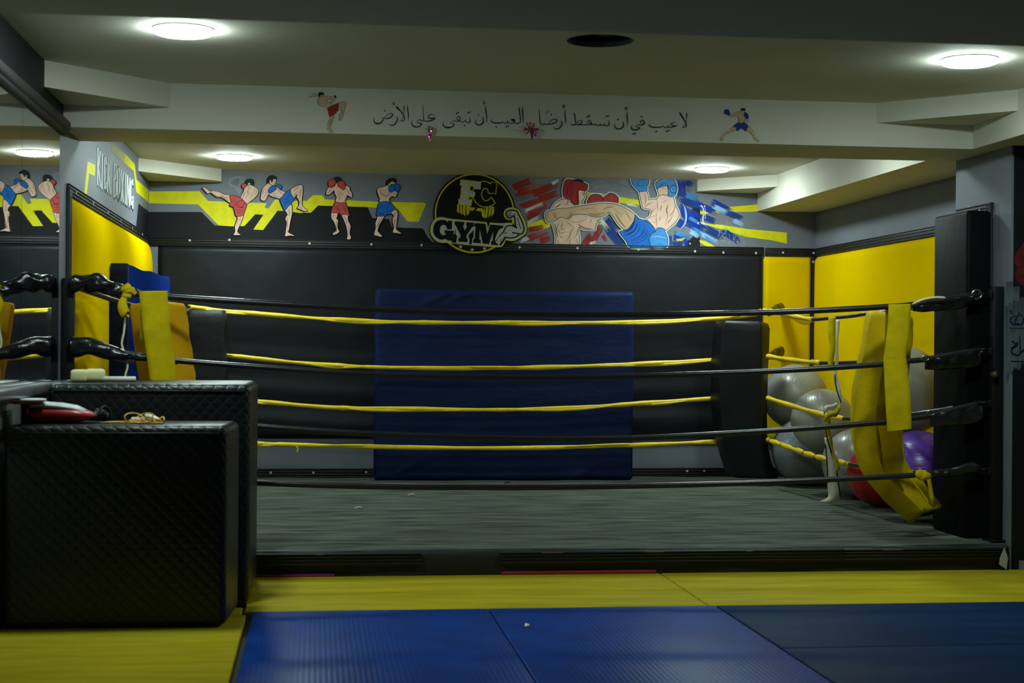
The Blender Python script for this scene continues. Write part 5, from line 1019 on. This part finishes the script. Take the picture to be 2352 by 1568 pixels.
B.build('beam_lettering', beam_o, 'black Arabic calligraphy line')
fig('painted_fighter', 'small painted fighter with red headband lifting a knee', 690, 190, [
 ('t', '760 520 810 410 870 360 900 400 850 470 800 540'), ('d', '865 335 905 330 920 385 880 372'),
 ('t', '500 365 600 350 780 345 795 375 770 420 680 435 700 490 840 580 740 650 620 620 500 590 440 530 440 440'), ('t', '520 320 600 310 603 345 560 360 500 365'), ('d', '465 350 465 280 500 245 590 260 612 300 560 312 520 320 500 360'),
 ('t', '975 530 1080 495 1155 495 1172 540 1130 700 1090 860 1035 970 1000 960 990 910 1005 870 990 830 1040 790 1045 720 1035 650 970 655'), ('t', '760 860 860 820 835 960 775 1110 770 1160 835 1270 765 1270 745 1220 692 1190 710 1150 705 1040 760 920'),
 ('e', '700 650 840 580 980 530 970 660 985 710 930 740 900 790 750 870 715 740')],
 'R 14 480 310 540 315 610 300|R 16 460 330 400 310 350 285 290 300|R 18 450 350 350 345 270 350 200 400|R 8 685 350 682 420|k 5 570 480 600 450 670 430|k 6 880 660 900 700 880 760|h 12 800 900 770 1000 740 1080|h 12 1040 600 1060 700 1060 780|h 10 700 500 650 560', plane=('Y', BY0), sc=11.2, parent=beam_o, base=0.001, sh=None, lw=8)
fig('painted_fighter', 'small painted fighter in blue shorts in a wide stance', 1630, 220, [
 ('t', '1085 670 1155 670 1160 750 1130 795 1100 760'), ('t', '930 460 1040 450 1040 520 1030 600 1070 640 1040 790 960 825 870 790 860 720 820 600 700 630 640 635 575 600 620 555 700 545 800 490 920 480'),
 ('d', '925 465 935 400 970 372 1055 375 1060 440 1050 480 1030 440 950 440'), ('N', '425 490 450 430 510 405 580 440 610 550 570 590 490 555 440 540'), ('N', '1030 530 1070 495 1130 530 1165 600 1155 680 1090 680 1030 600'),
 ('t', '700 930 760 930 810 1020 640 1090 420 1210 405 1330 320 1335 350 1200 540 1050 620 1020'), ('t', '1140 890 1230 970 1300 1060 1370 1240 1475 1345 1450 1375 1320 1290 1310 1230 1210 1110 1100 1010'),
 ('N', '870 795 950 830 1030 795 1145 890 1110 1010 1070 1060 945 975 840 1055 800 1010 760 940 700 910')],
 'h 14 840 620 870 700 890 780|h 10 700 610 780 590|k 5 900 715 950 712|k 6 910 745 905 780|h 12 950 560 970 575 1000 570|h 14 640 1070 720 1040 780 1020|h 12 1200 1080 1240 1140', plane=('Y', BY0), sc=13.07, parent=beam_o, base=0.001, sh=None, lw=8)

# ------------------------------------------------------------------ left wall lettering
K = Art('X', XL, 100, 280, 4.357)
K.poly('m', '440 360 520 395 516 436 440 398'); K.poly('m', '680 290 905 470 905 500 690 320')
K.poly('y', '440 395 515 430 513 540 455 515 428 760 403 745'); K.poly('o', '690 215 825 325 830 345 800 400 680 290'); K.poly('y', '825 325 910 420 930 575 1060 690 1060 815 928 700 903 490 800 400')
K.poly('k', '950 815 1058 900 1055 1160 925 1055')
K.at(200, 320, 4.978)
LT = ['120 95 115 525', '147 135 124 330 152 545', '170 160 165 570', '216 290 207 190 197 205 191 400 197 565 207 578 216 490', '237 205 230 605', '262 235 241 400 262 625', '305 265 300 658', '307 272 325 300 327 380 321 450 305 466', '321 480 329 530 325 630 309 658', '357 302 344 360 339 560 350 684 367 600 371 400 358 302', '385 345 408 722', '414 372 382 708', '435 390 430 740', '455 407 449 755', '457 412 480 773', '484 437 479 773', '518 525 511 448 499 475 492 620 498 748 506 768 510 705', '520 645 517 793', '503 668 520 655']
for l in LT:
    p = K.pts(l); K.stroke('z', [(a+5, b+32) for a, b in p], 13)
for l in LT: K.stroke('x', l, 14)
K.build('wall_lettering', wleft, 'white KICK BOXING lettering with yellow stripes')

# ------------------------------------------------------------------ pillar front mural and chipped paint
Q = Art('Y', 7.792, 2205, 440, 3.4085)
for k, b_ in enumerate([('a', 385, 700, 385, 880, 60), ('a', 440, 740, 440, 860, 50), ('a', 380, 870, 380, 1430, 70), ('a', 440, 850, 440, 1400, 80), ('a', 490, 820, 490, 1360, 60), ('a', 560, 820, 560, 1400, 120), ('a', 700, 820, 700, 1380, 200)]): Q.brush(*b_, seed=200+k, n=22, rag=0.05, fill=1.3)
Q.poly('M', '423 545 440 480 500 400 560 330 700 330 800 500 780 700 560 750 500 742 440 690 430 640 450 595 430 570', 4); Q.poly('M', '440 530 480 500 520 540 500 600 450 590', 4)
for q in ('450 595 500 585 600 590', '450 650 500 668 600 700', '480 500 500 560'): Q.stroke('k', q, 5, smooth=3)
for t_ in ('460 1030 14 420 1040 14 395 1015 14 400 985 10 440 975 8 445 1010 10', '440 975 6 430 1030 14 460 1040 12 490 1030 12 500 980 8 520 1030 12 560 1035 12', '400 1225 12 440 1210 14 450 1180 10 400 1250 14 440 1280 16 470 1260 12 465 1130 8', '470 1270 12 500 1240 16 540 1230 16 560 1260 14', '385 1068 7 600 1072 7', '396 1328 9 620 1332 9', '405 1075 4 405 1100 3', '428 1075 4 428 1105 3'): Q.calli('i', t_)
for u, v in ((395, 935), (402, 950), (462, 950), (455, 970), (478, 968), (412, 1172), (424, 1185)): Q.dia('i', u, v, 10)
pnl = [o for o in C.objects if o.name == 'painted_panel'][0]
Q.build('panel_mural', pnl, 'red shape and black Arabic writing on pale brushed paint')
W = Art('X', PX, 2205, 440, 3.4085)
for t_ in ('242 140 262 138 270 170 262 210 240 212', '240 320 244 350 242 400 236 432 226 425 234 380', '64 108 74 110 78 132 66 134', '268 1215 284 1220 286 1260 276 1278 268 1250', '308 1400 316 1402 316 1412 308 1412'): W.poly('W', t_)
for y in range(0, 26): W.poly('W', [(287, 1480+y*47), (291, 1482+y*47), (291, 1505+y*47+(y % 3)*8), (286, 1500+y*47)])
for y in range(0, 30):
    h = 6+(y*7) % 17; x = 346-0.6*(y); W.poly('W', [(x-8, 1010+y*58), (x-2, 1012+y*58), (x-3, 1010+y*58+h*2), (x-7, 1008+y*58+h)])
W.stroke('k', '310 120 308 300 306 450', 1.5)
W.build('chipped_paint', wpil, 'pale chips in the grey paint')
a = MB(); p = [onY(2205+u/8.25, 1150+v/8.25, 7.76) for u, v in ((845, 885), (910, 1080), (885, 1300), (745, 1205), (760, 1080))]
a.add(p+[q+Vector((0, 0.004, 0)) for q in p], [[0, 1, 2, 3, 4], [9, 8, 7, 6, 5]]+[[k, (k+1) % 5, 5+(k+1) % 5, 5+k] for k in range(5)], P['W']); a.build('torn_flap', ring_e, 'pale torn flap at the right front corner')
